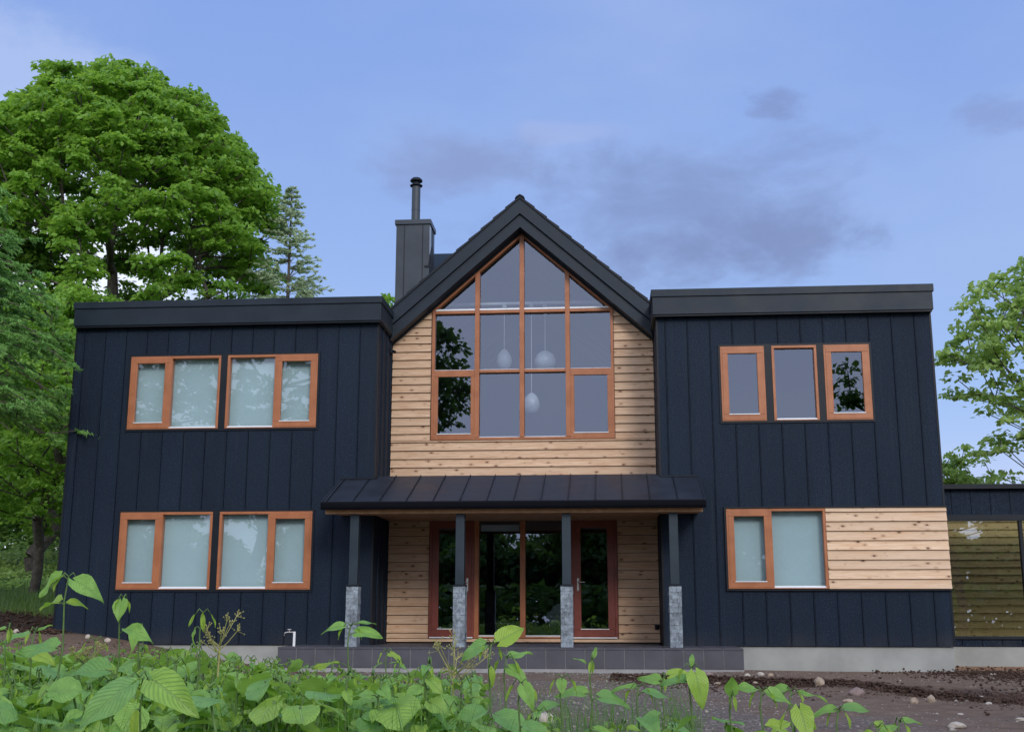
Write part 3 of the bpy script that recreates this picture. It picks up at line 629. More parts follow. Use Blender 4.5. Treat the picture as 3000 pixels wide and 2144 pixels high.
# little fittings on the wings' side walls
mb = MB(); mb.box(LX1 + .002, LX1 + .05, 1.10, 1.17, 5.36, 5.46); mb.tube([(LX1 + .05, 1.135, 5.4), (LX1 + .11, 1.1, 5.37)], .03, 10); mb.obj('wall_lamp', TRIM, house, .004)
mb = MB(); mb.box(2.395, 2.47, YC - .10, YC - .028, .25, .34); mb.tube([(2.43, YC - .1, .30), (2.43, YC - .14, .29)], .028, 10); mb.obj('wall_socket', TRIM, house, .01)

# annex on the right
mb = MB(); AX0, AX1, AY = RX1 + .03, 13.2, 2.2
mb.box(AX0, AX1, AY - .12, 4.5, 2.80, 2.89); mb.obj('roof', TRIM, house, .006)  # front edge real; unseen depth behind it shaped to control light on the boards
mb = MB(); e = [AX0] + [7.28 + .355 * k for k in range(1, 17) if 7.28 + .355 * k < AX1] + [AX1]
for a, b in zip(e, e[1:]): mb.box(a + .005, b - .005, AY, AY + .03, 2.33, 2.79); mb.box(b - .004, b + .004, AY - .014, AY + .03, 2.33, 2.79)
mb.obj('siding', SIDING, house); mb = MB()
for a, b in zip(e, e[1:]): mb.box(a + .005, b - .005, AY, AY + .03, -.05, .075)
mb.obj('siding', SIDING, house)
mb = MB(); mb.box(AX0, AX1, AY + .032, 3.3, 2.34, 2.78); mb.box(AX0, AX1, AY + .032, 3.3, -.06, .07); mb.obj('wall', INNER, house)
mb = MB(); mb.box(AX0, AX1, AY - .03, AY + .08, 2.215, 2.328); mb.box(AX0, AX1, AY - .035, AY + .08, .0765, .13)
for x in (9.196, 11.1): mb.box(x - .03, x + .03, AY - .02, AY + .07, .1305, 2.2145)
aw = mb.obj('annex_window', TRIM, house, .004)
for a, b in ((AX0, 9.165), (9.227, 11.069), (11.131, AX1)): pane(a, b, .131, 2.214, AY + .02, GLASSD, aw)
mb = MB(); mb.box(AX0 - .05, AX1, AY + .02, 3.4, -.8, -.058); mb.obj('foundation', CONC, house)
lap('board_cladding', 7.3, 13.3, -.1, 3.0, 5.9, .160, [], mk_lap('weathered_lap_boards', .160, -.1, (.46, .36, .19), (.62, .49, .28), (.09, .045, .02)))
mb = MB(); mb.box(7.3, 13.3, 5.901, 6.0, -.4, 3.0); mb.obj('wall', INNER, house)

# ------------------------------------------------------------------ things seen through the glass and on the porch
for i, (x, y, zc, r, lab) in enumerate(((-.44, 2.6, 5.52, .155, 'white egg-shaped pendant lamp hanging left of the gable window centre post'), (.385, 2.6, 5.49, .22, 'wider white domed pendant lamp hanging right of the gable window centre post'), (.11, 2.6, 4.62, .165, 'low white pendant lamp behind the bottom gable panes'))):
    p = empty('pendant_lamp', lab, 'lamp', (x, y, zc - .2), 'pendant lamps in the gable room')
    h = .21 if i != 1 else .2
    mb = MB(); mb.lathe([(r * .45, -h * .92), (r * .8, -h * .72), (r, -h * .25), (r * .96, h * .1), (r * .78, h * .55), (r * .45, h * .86), (.03, h)], (0, 0, .2), 28); mb.obj('lamp_shade', SHADE, p, smooth=True)
    mb = MB(); mb.tube([(0, 0, .2 + h * .98), (0, 0, 6.60 - zc + .2)], .006, 6); mb.obj('cord', WHITE, p)
    mb = MB(); mb.lathe([(.0, 6.60 - zc + .2), (.055, 6.60 - zc + .2), (.05, 6.60 - zc + .25), (.0, 6.60 - zc + .25)], (0, 0, 0), 16); mb.obj('ceiling_rose', WHITE, p)
mb = MB(); mb.box(-1.9, 1.9, 2.55, 2.65, 6.651, 6.70); mb.obj('tie_beam', WHITE, house)
sf = empty('armchair', 'pale round-backed armchair seen low through the middle glazing beside a porch post', 'armchair', (.62, 4.5, .03))
mb = MB(); mb.prism([(-.33, .30), (.33, .30), (.33, .52), (.24, .56), (.2, .64), (.1, .70), (-.1, .70), (-.2, .64), (-.24, .56), (-.33, .52)], 'y', -.1, .02); mb.obj('backrest', SHADE, sf, .02)
mb = MB(); mb.box(-.33, .33, .021, .5, .28, .42); mb.obj('seat', SHADE, sf, .03)
for a in (-.28, .28):
    for b in (-.05, .44): MB().tube([(a, b, 0), (a, b, .29)], .018, 8).obj('leg', TRIM, sf)
tp = empty('standpipe_tap', 'white standpipe with a small tap standing at the porch edge by black siding', 'tap', (-3.585, -.9, 0.0))
mb = MB(); mb.tube([(0, 0, 0), (0, 0, .235)], .022, 12); mb.obj('pipe', WHITE, tp)
mb = MB(); mb.tube([(.012, 0, .225), (-.10, 0, .225), (-.145, 0, .22), (-.165, 0, .205), (-.17, 0, .175)], .012, 10); mb.tube([(-.085, 0, .235), (-.085, 0, .262)], .008, 8); mb.obj('spout', STEEL, tp)
mb = MB(); mb.tube([(-.115, 0, .268), (-.055, 0, .268)], .008, 8); mb.obj('handle', STEEL, tp)

# ------------------------------------------------------------------ trees
BARK = mk_plain('grey_brown_bark', (.10, .085, .072), .9, .4, 9, .2, .7)
BIRCH = mk_plain('pale_bark', (.55, .53, .50), .8, .2, 7, .2, .3)
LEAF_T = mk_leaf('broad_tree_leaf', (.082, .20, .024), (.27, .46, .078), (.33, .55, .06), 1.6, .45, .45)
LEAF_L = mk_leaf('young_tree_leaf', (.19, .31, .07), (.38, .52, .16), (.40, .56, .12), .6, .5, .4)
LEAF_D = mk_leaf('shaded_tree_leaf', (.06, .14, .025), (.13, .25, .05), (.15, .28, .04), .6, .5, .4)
NEEDLE = mk_leaf('conifer_needle', (.12, .29, .065), (.25, .46, .115), (.28, .50, .11), .7, .6, .3)
LARCH = mk_leaf('larch_needle', (.36, .46, .28), (.54, .64, .42), (.46, .60, .34), .7, .6, .35)
def skeleton(base, top, pts, rng, lean=(0, 0), nseg=8, wig=.15, bend=.3):
    """greedy attach of attractor points -> nodes, parents"""
    base = np.array(base, float); top = np.array(top, float); N = [base]; Pn = [-1]; L = [0.]
    for i in range(1, nseg + 1):
        t = i / nseg; p = base + (top - base) * t + rng.normal(0, wig, 3) * (t < 1) * np.array([1, 1, .2]); N.append(p); Pn.append(i - 1); L.append(L[-1] + np.linalg.norm(p - N[i - 1]))
    start = max(2, int(nseg * .3)); order = np.argsort(np.linalg.norm(pts - top, axis=1) + rng.random(len(pts)) * .5)
    tips = []
    for k in order:
        p = pts[k]; A = np.array(N[start:]); d = np.linalg.norm(A - p, axis=1); up = np.clip(A[:, 2] - p[2] + .2, 0, 9) * .9
        j = int(np.argmin(d + .28 * np.array(L[start:]) + up)) + start
        a = N[j]; dist = np.linalg.norm(p - a); m = max(1, int(dist / .8)); pj = j; prev = a
        for i in range(1, m + 1):
            t = i / m; q = a + (p - a) * t; q = q + np.array([0, 0, 1]) * bend * math.sin(math.pi * t) * -.25 * dist * .3 + (rng.normal(0, .06 * dist / m, 3) if i < m else 0)
            N.append(q); Pn.append(pj); L.append(L[pj] + np.linalg.norm(q - prev)); pj = len(N) - 1; prev = q
        tips.append(pj)
    return np.array(N), Pn, tips
def branch_mesh(N, Pn, tips, r0, name, mat, parent, minr=.006, expo=2.3, sides=5):
    n = len(N); w = np.zeros(n); nch = np.zeros(n)
    for i in range(n):
        if Pn[i] >= 0: nch[Pn[i]] += 1
    for i in range(n - 1, -1, -1):
        if nch[i] == 0: w[i] = 1
        if Pn[i] >= 0: w[Pn[i]] += w[i]
    rad = np.maximum(minr, r0 * (w / w[0]) ** (1 / expo))
    Vs = []; Fs = []; ang = np.arange(sides) * 2 * math.pi / sides; ca, sa = np.cos(ang), np.sin(ang)
    for i in range(n):
        p = Pn[i]
        if p < 0: continue
        a, b = N[p], N[i]; t = b - a; l = np.linalg.norm(t)
        if l < 1e-5: continue
        t = t / l; u = np.cross(t, [0, 0, 1.] if abs(t[2]) < .9 else [1., 0, 0]); u /= np.linalg.norm(u); v = np.cross(t, u)
        ra = min(rad[p], rad[i] * 1.5); k = len(Vs) * sides
        Vs.append(a + np.outer(ca, u) * ra + np.outer(sa, v) * ra); Vs.append(b + np.outer(ca, u) * rad[i] + np.outer(sa, v) * rad[i])
        for j in range(sides): Fs.append((k + j, k + (j + 1) % sides, k + sides + (j + 1) % sides, k + sides + j))
    return npobj(name, np.concatenate(Vs), np.array(Fs), mat, parent, True)
def leaves(C, A, B, name, mat, parent, fold=0):
    """C centres, A half length vec, B half width vec -> rhombic leaf quads"""
    V = np.stack([C - A, C + B - A * .1, C + A, C - B - A * .1], 1).reshape(-1, 3); F = np.arange(len(C) * 4).reshape(-1, 4); return npobj(name, V, F, mat, parent)
def unit(a): return a / np.maximum(1e-9, np.linalg.norm(a, axis=-1, keepdims=True))
def clump_leaves(cl, per, rc, size, rng, droop=.55, flat=.6, out=None):
    """umbrella-shaped sprays: leaves hang outward from each cluster centre"""
    n = len(cl) * per; c = np.repeat(cl, per, 0); o = rng.normal(0, 1, (n, 3)); o = unit(o) * (rng.random((n, 1)) ** .45)
    o[:, 2] = np.abs(o[:, 2]) * .9 - .35 * (o[:, 0] ** 2 + o[:, 1] ** 2); sc = np.repeat(rng.uniform(.65, 1.35, len(cl)), per)[:, None]
    o *= np.array([1, 1, flat]) * rc * sc; h = o.copy(); h[:, 2] = 0; dirn = unit(h + rng.normal(0, .35, (n, 3)) * rc); dirn[:, 2] -= droop * rng.uniform(.3, 1.5, n); dirn = unit(dirn)
    up = unit(np.array([0, 0, 1.]) + rng.normal(0, .45, (n, 3))); side = unit(np.cross(dirn, up)); s = size * rng.uniform(.6, 1.25, (n, 1))
    return c + o, dirn * s * .5, side * s * .36
def tree(name, label, base, h, cc, cr, ncl, per, rc, size, mat, bark, r0, seed, group=None, top=None, shell=.55, lowcut=None, keep=None, minr=.006, cat='tree', density=None, droop=.55, jit=.10, solid=9., thr=-.12):
    rng = np.random.default_rng(seed); base = np.array(base, float); t = empty(name, label, cat, tuple(base), group)
    cc = np.array(cc, float) - base; cr = np.array(cr, float); P = []
    while len(P) < ncl:
        q = rng.normal(0, 1, 3); q /= np.linalg.norm(q); rr = shell + (1 - shell) * rng.random() ** .6; p = cc + q * cr * rr * (1 + jit * noise.noise(tuple(q * 2.1 + seed)))
        if q[2] < 0 and rng.random() < .25: continue
        if lowcut is not None and p[2] < lowcut - base[2]: continue
        if keep is not None and not keep(p + base): continue
        if density is not None and p[2] < cc[2] + cr[2] * solid and noise.noise((float(p[0] + base[0]) * density, float(p[1]) * density * .05, float(p[2]) * density)) < thr: continue
        P.append(p)
    P = np.array(P); tp = np.array(top, float) - base if top is not None else np.array([cc[0], cc[1], cc[2] + cr[2] * .2])
    N, Pn, tips = skeleton((0, 0, -.15), tp, P, rng); branch_mesh(N, Pn, tips, r0, 'trunk', bark, t, minr)
    c, a, b = clump_leaves(P, per, rc, size, rng, droop); leaves(c, a, b, 'crown', mat, t); return t
# the big domed broadleaf tree behind the left wing
tree('broadleaf_tree', 'very large domed leafy tree towering behind the left wing', (-17.6, 22, gz(-17.6, 22)), 20, (-17.7, 22, 12.4), (7.0, 6.5, 9.5), 1900, 88, .62, .225, LEAF_T, BARK, .34, 3,
     top=(-17.5, 22, 13.5), shell=.66, lowcut=3.6, minr=.022, density=.62, jit=.04, solid=.36, thr=.02)
tree('broadleaf_tree', 'tall leafy tree at the far left edge behind the conifer branches', (-25.2, 24, gz(-25, 24)), 14, (-24.8, 24, 11), (5.2, 5, 6.8), 480, 90, .85, .25, LEAF_T, BARK, .3, 5, top=(-24.8, 24, 10), shell=.55, lowcut=3.5, minr=.02)
tree('broadleaf_tree', 'yellow-green leafy tree low beside the left end of the house', (-12.75, 8.3, gz(-12.7, 8.3)), 8, (-12.9, 8.3, 5.6), (2.5, 2.2, 3.2), 260, 80, .50, .15, LEAF_T, BARK, .13, 6, top=(-12.3, 8.3, 6), shell=.35, lowcut=2.3, minr=.012)
tree('broadleaf_tree', 'dark-trunked leafy tree standing on the grass rise at left', (-16.6, 16, gz(-16.6, 16)), 9, (-16.2, 16, 7.2), (3.2, 3, 4.2), 300, 80, .65, .19, LEAF_T, BARK, .24, 8, top=(-15.4, 16, 8), shell=.35, lowcut=3.2, minr=.015)
for i, (x, y, lab) in enumerate(((-16.2, 21, 'slim white-barked tree just behind the dark trunk on the grass rise'), (-18.9, 23, 'slim pale-barked tree at the left edge of the grass rise'), (-14.6, 17, 'thin pale trunk against the left corner of the house'))):
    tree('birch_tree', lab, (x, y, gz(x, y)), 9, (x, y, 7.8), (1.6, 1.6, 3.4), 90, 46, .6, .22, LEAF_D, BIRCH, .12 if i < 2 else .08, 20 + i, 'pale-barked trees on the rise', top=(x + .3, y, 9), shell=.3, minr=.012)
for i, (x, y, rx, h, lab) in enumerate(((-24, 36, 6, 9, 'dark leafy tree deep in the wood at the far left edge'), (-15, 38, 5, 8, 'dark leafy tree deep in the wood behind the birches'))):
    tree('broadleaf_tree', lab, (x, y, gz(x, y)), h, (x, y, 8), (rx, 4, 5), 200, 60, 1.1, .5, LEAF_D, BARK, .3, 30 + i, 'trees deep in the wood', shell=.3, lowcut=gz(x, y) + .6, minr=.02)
tree('broadleaf_tree', 'light green open-branched tree rising behind the annex roof', (13.2, 12.5, -.38), 11, (14.9, 12.5, 7.2), (4.1, 3.0, 3.6), 310, 52, .46, .19, LEAF_L, BARK, .11, 41, top=(14.9, 12.5, 7.8), shell=.38, lowcut=2.9, minr=.010, density=.7)
tree('broadleaf_tree', 'small pale green treetop just above the annex roof beside the black wing', (12.2, 16, -.38), 5, (12.2, 16, 4.0), (1.6, 1.3, 1.5), 110, 34, .38, .17, LEAF_L, BARK, .06, 43, shell=.2, minr=.01)
tree('broadleaf_tree', 'small green treetop peeping up between the left wing roof and the chimney', (-4.9, 14, -.38), 10, (-4.75, 14, 8.5), (1.0, 1.0, 2.0), 60, 40, .38, .2, LEAF_T, BARK, .08, 44, shell=.2, minr=.01)

def conifer(name, label, base, h, r, mat, seed, nwh, per, nsz, zlo=.08, droop=.15, pw=1.0, only=None, up=.0, wd=.22, bark=None, tr=.011):
    rng = np.random.default_rng(seed); t = empty(name, label, 'tree', base); N = [np.zeros(3)]; Pn = [-1]
    nz = 24
    for i in range(1, nz + 1): N.append(np.array([0, 0, h * i / nz])); Pn.append(i - 1)
    C, A, B = [], [], []; tips = []
    for k in range(nwh):
        z = h * (zlo + (1 - zlo) * (k + rng.random()) / nwh); L = r * (1 - (z / h)) ** pw * rng.uniform(.75, 1.1) + .12
        az = rng.random() * 6.283
        if only is not None: az = only[0] + rng.uniform(-1, 1) * only[1]
        dx, dy = math.cos(az), math.sin(az); m = max(3, int(L / .35)); pj = int(z / h * nz); pts = []
        for i in range(1, m + 1):
            s = i / m; p = np.array([dx * L * s, dy * L * s, z + up * L * s - droop * L * s * s]) + rng.normal(0, .02 * L, 3); N.append(p); Pn.append(pj); pj = len(N) - 1; pts.append((p, s))
        for p, s in pts:
            nt_ = max(2, int(per * (1.15 - s * .6))); tw = (.20 + .34 * (1 - s) ** .7) * min(1.3, L * .42 + .3)
            for q in range(nt_):
                sd = rng.choice([-1, 1]); a2 = az + sd * rng.uniform(.5, 1.2); e = np.array([math.cos(a2), math.sin(a2), -droop * 1.6 + up + rng.normal(0, .12)]); ll = tw * rng.uniform(.5, 1.2); nn = max(4, int(ll / nsz * 3.2))
                f = rng.random((nn, 1)); c = p + e * ll * f + rng.normal(0, .012, (nn, 3)); dr = unit(e + rng.normal(0, .55, (nn, 3)) + np.array([0, 0, -.25])); sdv = unit(np.cross(dr, rng.normal(0, 1, (nn, 3))))
                C.append(c); A.append(dr * nsz * rng.uniform(.6, 1.2, (nn, 1))); B.append(sdv * nsz * wd)
    branch_mesh(np.array(N), Pn, tips, (.03 + h * tr), 'trunk', bark or BARK, t, .007, 2.0); leaves(np.concatenate(C), np.concatenate(A), np.concatenate(B), 'crown', mat, t); return t
conifer('larch_tree', 'pale feathery larch with a thin pointed top beside the big domed tree', (-10.5, 22, gz(-10.5, 22)), 16.7 - gz(-10.5, 22), 3.6, LARCH, 51, 230, 8, .085, zlo=.25, droop=.05, pw=.80, up=.22, wd=.3, tr=.005)
conifer('hemlock_tree', 'dark green soft-needled conifer reaching in from the left over the wing corner', (-12.3, -1.6, gz(-12.3, -1.6)), 10.4, 5.95, NEEDLE, 52, 210, 15, .058, zlo=.40, droop=.22, pw=.5, only=(.12, .75), up=.06)

# trees behind the photographer, mirrored in the window glass
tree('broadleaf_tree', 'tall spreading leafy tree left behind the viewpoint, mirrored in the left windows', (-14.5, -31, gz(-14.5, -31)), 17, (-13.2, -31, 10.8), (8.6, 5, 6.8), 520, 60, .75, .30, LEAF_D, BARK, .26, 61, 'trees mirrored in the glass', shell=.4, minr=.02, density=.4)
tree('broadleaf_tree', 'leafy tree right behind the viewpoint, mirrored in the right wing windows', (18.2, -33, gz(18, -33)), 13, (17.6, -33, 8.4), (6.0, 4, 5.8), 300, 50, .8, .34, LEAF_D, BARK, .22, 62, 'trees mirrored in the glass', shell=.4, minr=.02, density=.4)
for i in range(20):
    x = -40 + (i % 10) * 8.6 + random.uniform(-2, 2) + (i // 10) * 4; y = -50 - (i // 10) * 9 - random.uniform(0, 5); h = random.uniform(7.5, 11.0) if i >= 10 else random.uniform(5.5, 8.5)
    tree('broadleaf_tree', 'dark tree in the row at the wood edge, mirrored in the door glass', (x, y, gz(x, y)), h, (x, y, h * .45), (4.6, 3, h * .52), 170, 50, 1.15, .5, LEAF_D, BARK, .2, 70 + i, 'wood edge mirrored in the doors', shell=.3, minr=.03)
r_ = np.random.default_rng(16); n = 16000; xx = r_.uniform(-50, 50, n); yy = r_.uniform(-50, -44, n); zz = np.array([gz(a, b) for a, b in zip(xx, yy)]) + r_.random(n) * 3.2
dd = unit(r_.normal(0, 1, (n, 3)) * [1, 1, .5]); sd = unit(np.cross(dd, r_.normal(0, .5, (n, 3)) + [0, 0, 1])); s_ = r_.uniform(.2, .45, (n, 1))
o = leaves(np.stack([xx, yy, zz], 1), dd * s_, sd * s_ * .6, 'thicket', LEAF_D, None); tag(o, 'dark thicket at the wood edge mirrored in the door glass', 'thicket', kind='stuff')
# the wood far behind on the left closes the view under the crowns
r_ = np.random.default_rng(15); n = 26000; xx = r_.uniform(-70, -9, n); yy = r_.uniform(46, 60, n); top_ = np.array([7 + 3 * noise.noise((a * .13, b * .2, 2)) for a, b in zip(xx, yy)]); zz = np.array([gz(a, b) for a, b in zip(xx, yy)]) + top_ * r_.random(n)
dd = unit(r_.normal(0, 1, (n, 3)) * [1, 1, .5]); sd = unit(np.cross(dd, r_.normal(0, .5, (n, 3)) + [0, 0, 1])); s_ = r_.uniform(.2, .5, (n, 1))
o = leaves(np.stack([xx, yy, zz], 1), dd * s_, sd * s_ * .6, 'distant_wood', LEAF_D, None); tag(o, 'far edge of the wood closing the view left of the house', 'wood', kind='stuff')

# ------------------------------------------------------------------ leafy plants in front
LEAF_P = mk_leaf('broad_plant_leaf', (.18, .37, .07), (.30, .53, .115), (.42, .66, .07), 3., .42, .33, True, .45)
STEM = mk_plain('plant_stem', (.10, .17, .05), .6, .3, 12, .3, .1); DRYST = mk_plain('dry_stalk', (.34, .32, .12), .7, .25, 14, .2, .1)
class LB:
    """collects leaves with uv + tint"""
    def __init__(s): s.V = []; s.F = []; s.U = []; s.T = []; s.n = 0
    def leaf(s, p, az, pitch, roll, L, Wd, rng, kind='heart', droop=.25, fold=.25, tint=(0, 0, 0)):
        nu, nv = 9, 6; g = []; uv = []; wav = rng.uniform(0, 6, 2); wa = rng.uniform(.03, .085)
        for i in range(nu + 1):
            u = i / nu
            if kind == 'heart': w = (math.sin(math.pi * min(1, u ** .62 * .97 + .03)) ** .75) * (1 - .35 * u)
            elif kind == 'round': w = math.sqrt(max(0, 1 - (2 * u - 1) ** 2)) * (1.04 - .12 * u)
            else: w = math.sin(math.pi * u ** .8) ** .9 * .62
            if i == nu: w = 0.015
            for j in range(nv + 1):
                v = 2 * j / nv - 1; x = u * L; y = v * w * Wd * .5
                if kind in ('heart', 'round') and u < .25: x -= (abs(v) ** 1.5) * L * (.17 if kind == 'heart' else .22) * (1 - u / .25)
                if kind == 'round': x += .022 * L * math.sin(j * 5.1 + i * 3.3 + wav[0]); y *= 1 + .05 * math.sin(i * 2.7 + wav[1])
                z = fold * abs(y) - droop * L * u * u + wa * L * math.sin(u * 7 + v * 2.2 + wav[0]) * abs(v) + .3 * wa * L * math.sin(9 * u + wav[1])
                g.append((x, y, z)); uv.append((u, v * .5 + .5))
        g = np.array(g); m = Matrix.Rotation(az, 3, 'Z') @ Matrix.Rotation(-pitch, 3, 'Y') @ Matrix.Rotation(roll, 3, 'X'); g = g @ np.array(m).T + np.array(p)
        k = s.n; s.V.append(g); s.U += uv; s.T += [tint] * len(g); q = nv + 1
        for i in range(nu):
            for j in range(nv): s.F.append((k + i * q + j, k + (i + 1) * q + j, k + (i + 1) * q + j + 1, k + i * q + j + 1))
        s.n += len(g)
    def obj(s, name, parent, mat=None):
        V = np.concatenate(s.V); F = np.array(s.F); o = npobj(name, V, F, mat or LEAF_P, parent, True); me = o.data
        if len(me.polygons) != len(F): print('leaf mesh validate changed')
        ul = me.uv_layers.new(name='leaf'); li = np.empty(len(me.loops), dtype=np.int32); me.loops.foreach_get('vertex_index', li)
        ul.data.foreach_set('uv', np.array(s.U, dtype=np.float32)[li].ravel())
        ca = me.color_attributes.new('tint', 'FLOAT_COLOR', 'POINT'); T = np.ones((len(V), 4), dtype=np.float32); T[:, :3] = s.T; ca.data.foreach_set('color', T.ravel()); return o
def rt(rng, yel=.25):
    return (max(0, rng.normal(.12, .18)) if rng.random() > yel else rng.uniform(.4, .85), rng.random() ** 2 * .7, 0)
def knotweed(name, rng, h, spec_leaves=None, lean=(0, 0), nl=9, L0=.19, label=None, cat='plant', loc=(0, 0, 0), group=None, start=.35, young=True):
    """upright stem with alternate heart-shaped leaves and a nodding tip"""
    t = empty(name, label, cat, loc, group); pts = []; n = 12
    for i in range(n + 1):
        s = i / n; pts.append((lean[0] * s * s + .008 * math.sin(i * 2.2) * (i > 3), lean[1] * s * s, h * s - .05 * (i == 0)))
    mb = MB(); mb.tube(pts, [.0085 - .0045 * i / n for i in range(n + 1)], 7)
    def at(s): f = s * n; i = min(n - 1, int(f)); f -= i; return np.array(pts[i]) * (1 - f) + np.array(pts[i + 1]) * f
    lb = LB()
    if spec_leaves is None:
        spec_leaves = []; az = rng.random() * 6.28
        for k in range(nl):
            s = start + (1 - start) * (k + .5) / nl; az += 2.4 + rng.normal(0, .35); sz = (1 - .5 * max(0, s - .7) / .3) * rng.uniform(.75, 1.2)
            spec_leaves.append((s, az, L0 * sz, rng.uniform(-.55, .25), rng.uniform(-.35, .35), 'heart', None))
    for (s, az, L, pitch, roll, kind, tint) in spec_leaves:
        L *= 1.0; roll = (abs(roll) * .7 + .35) * (1 if math.cos(az) > 0 else -1) * min(1, abs(math.cos(az)) * 1.5)
        p = at(s); pl = L * rng.uniform(.18, .32); q = p + np.array([math.cos(az) * pl, math.sin(az) * pl, pl * .45]); mb.tube([tuple(p), tuple((p + q) / 2 + np.array([0, 0, .008])), tuple(q)], [.0032, .0028, .0022], 5)
        lb.leaf(q, az, pitch, roll, L, L * (rng.uniform(.66, .82) if kind == 'heart' else .5), rng, kind, rng.uniform(.15, .4), rng.uniform(.1, .45), tint or rt(rng))
    if young:
        p = at(1.); a = rng.random() * 6.28
        for k in range(2):
            aa = a + 3 * k; q1 = p + np.array([math.cos(aa) * .022, math.sin(aa) * .022, .022]); q2 = q1 + np.array([math.cos(aa) * .02, math.sin(aa) * .02, -.03]); mb.tube([tuple(p), tuple(q1), tuple(q2)], [.004, .0035, .002], 5)
            lb.leaf(q2, aa, -1.1, rng.normal(0, .4), L0 * .42, L0 * .16, rng, 'narrow', .1, .9, (.75, 0, 0))
    mb.obj('stem', STEM, t, smooth=True); lb.obj('foliage', t); return t
def butterbur(name, rng, h, n, L, label, loc, group):
    t = empty(name, label, 'plant', loc, group); mb = MB(); lb = LB(); a0 = rng.random() * 6.28
    for k in range(n):
        az = a0 + k * 6.283 / n + rng.normal(0, .35); hh = h * rng.uniform(.5, 1.06); o = rng.uniform(.06, .24); e = np.array([math.cos(az) * o, math.sin(az) * o, hh]); 
        mb.tube([(0, 0, -.05), (e[0] * .3, e[1] * .3, hh * .5), tuple(e)], [.008, .007, .005], 6); l = L * rng.uniform(.75, 1.15)
        lb.leaf(e - np.array([math.cos(az), math.sin(az), 0]) * l * .15, az, rng.uniform(-.5, .1), rng.normal(0, .3), l, l * 1.12, rng, 'round', rng.uniform(.1, .3), rng.uniform(.0, .3), rt(rng, .12))
    mb.obj('stem', STEM, t, smooth=True); lb.obj('foliage', t); return t
def copy_tree(o, loc, rz, sc, label=None, group=None):
    c = o.copy(); COL.objects.link(c); c.location = loc; c.rotation_euler = (0, 0, rz); c.scale = (sc, sc, sc)
    if label: c['label'] = label
    if group: c['group'] = group
    for ch in list(o.children): d = ch.copy(); COL.objects.link(d); d.parent = c
    return c
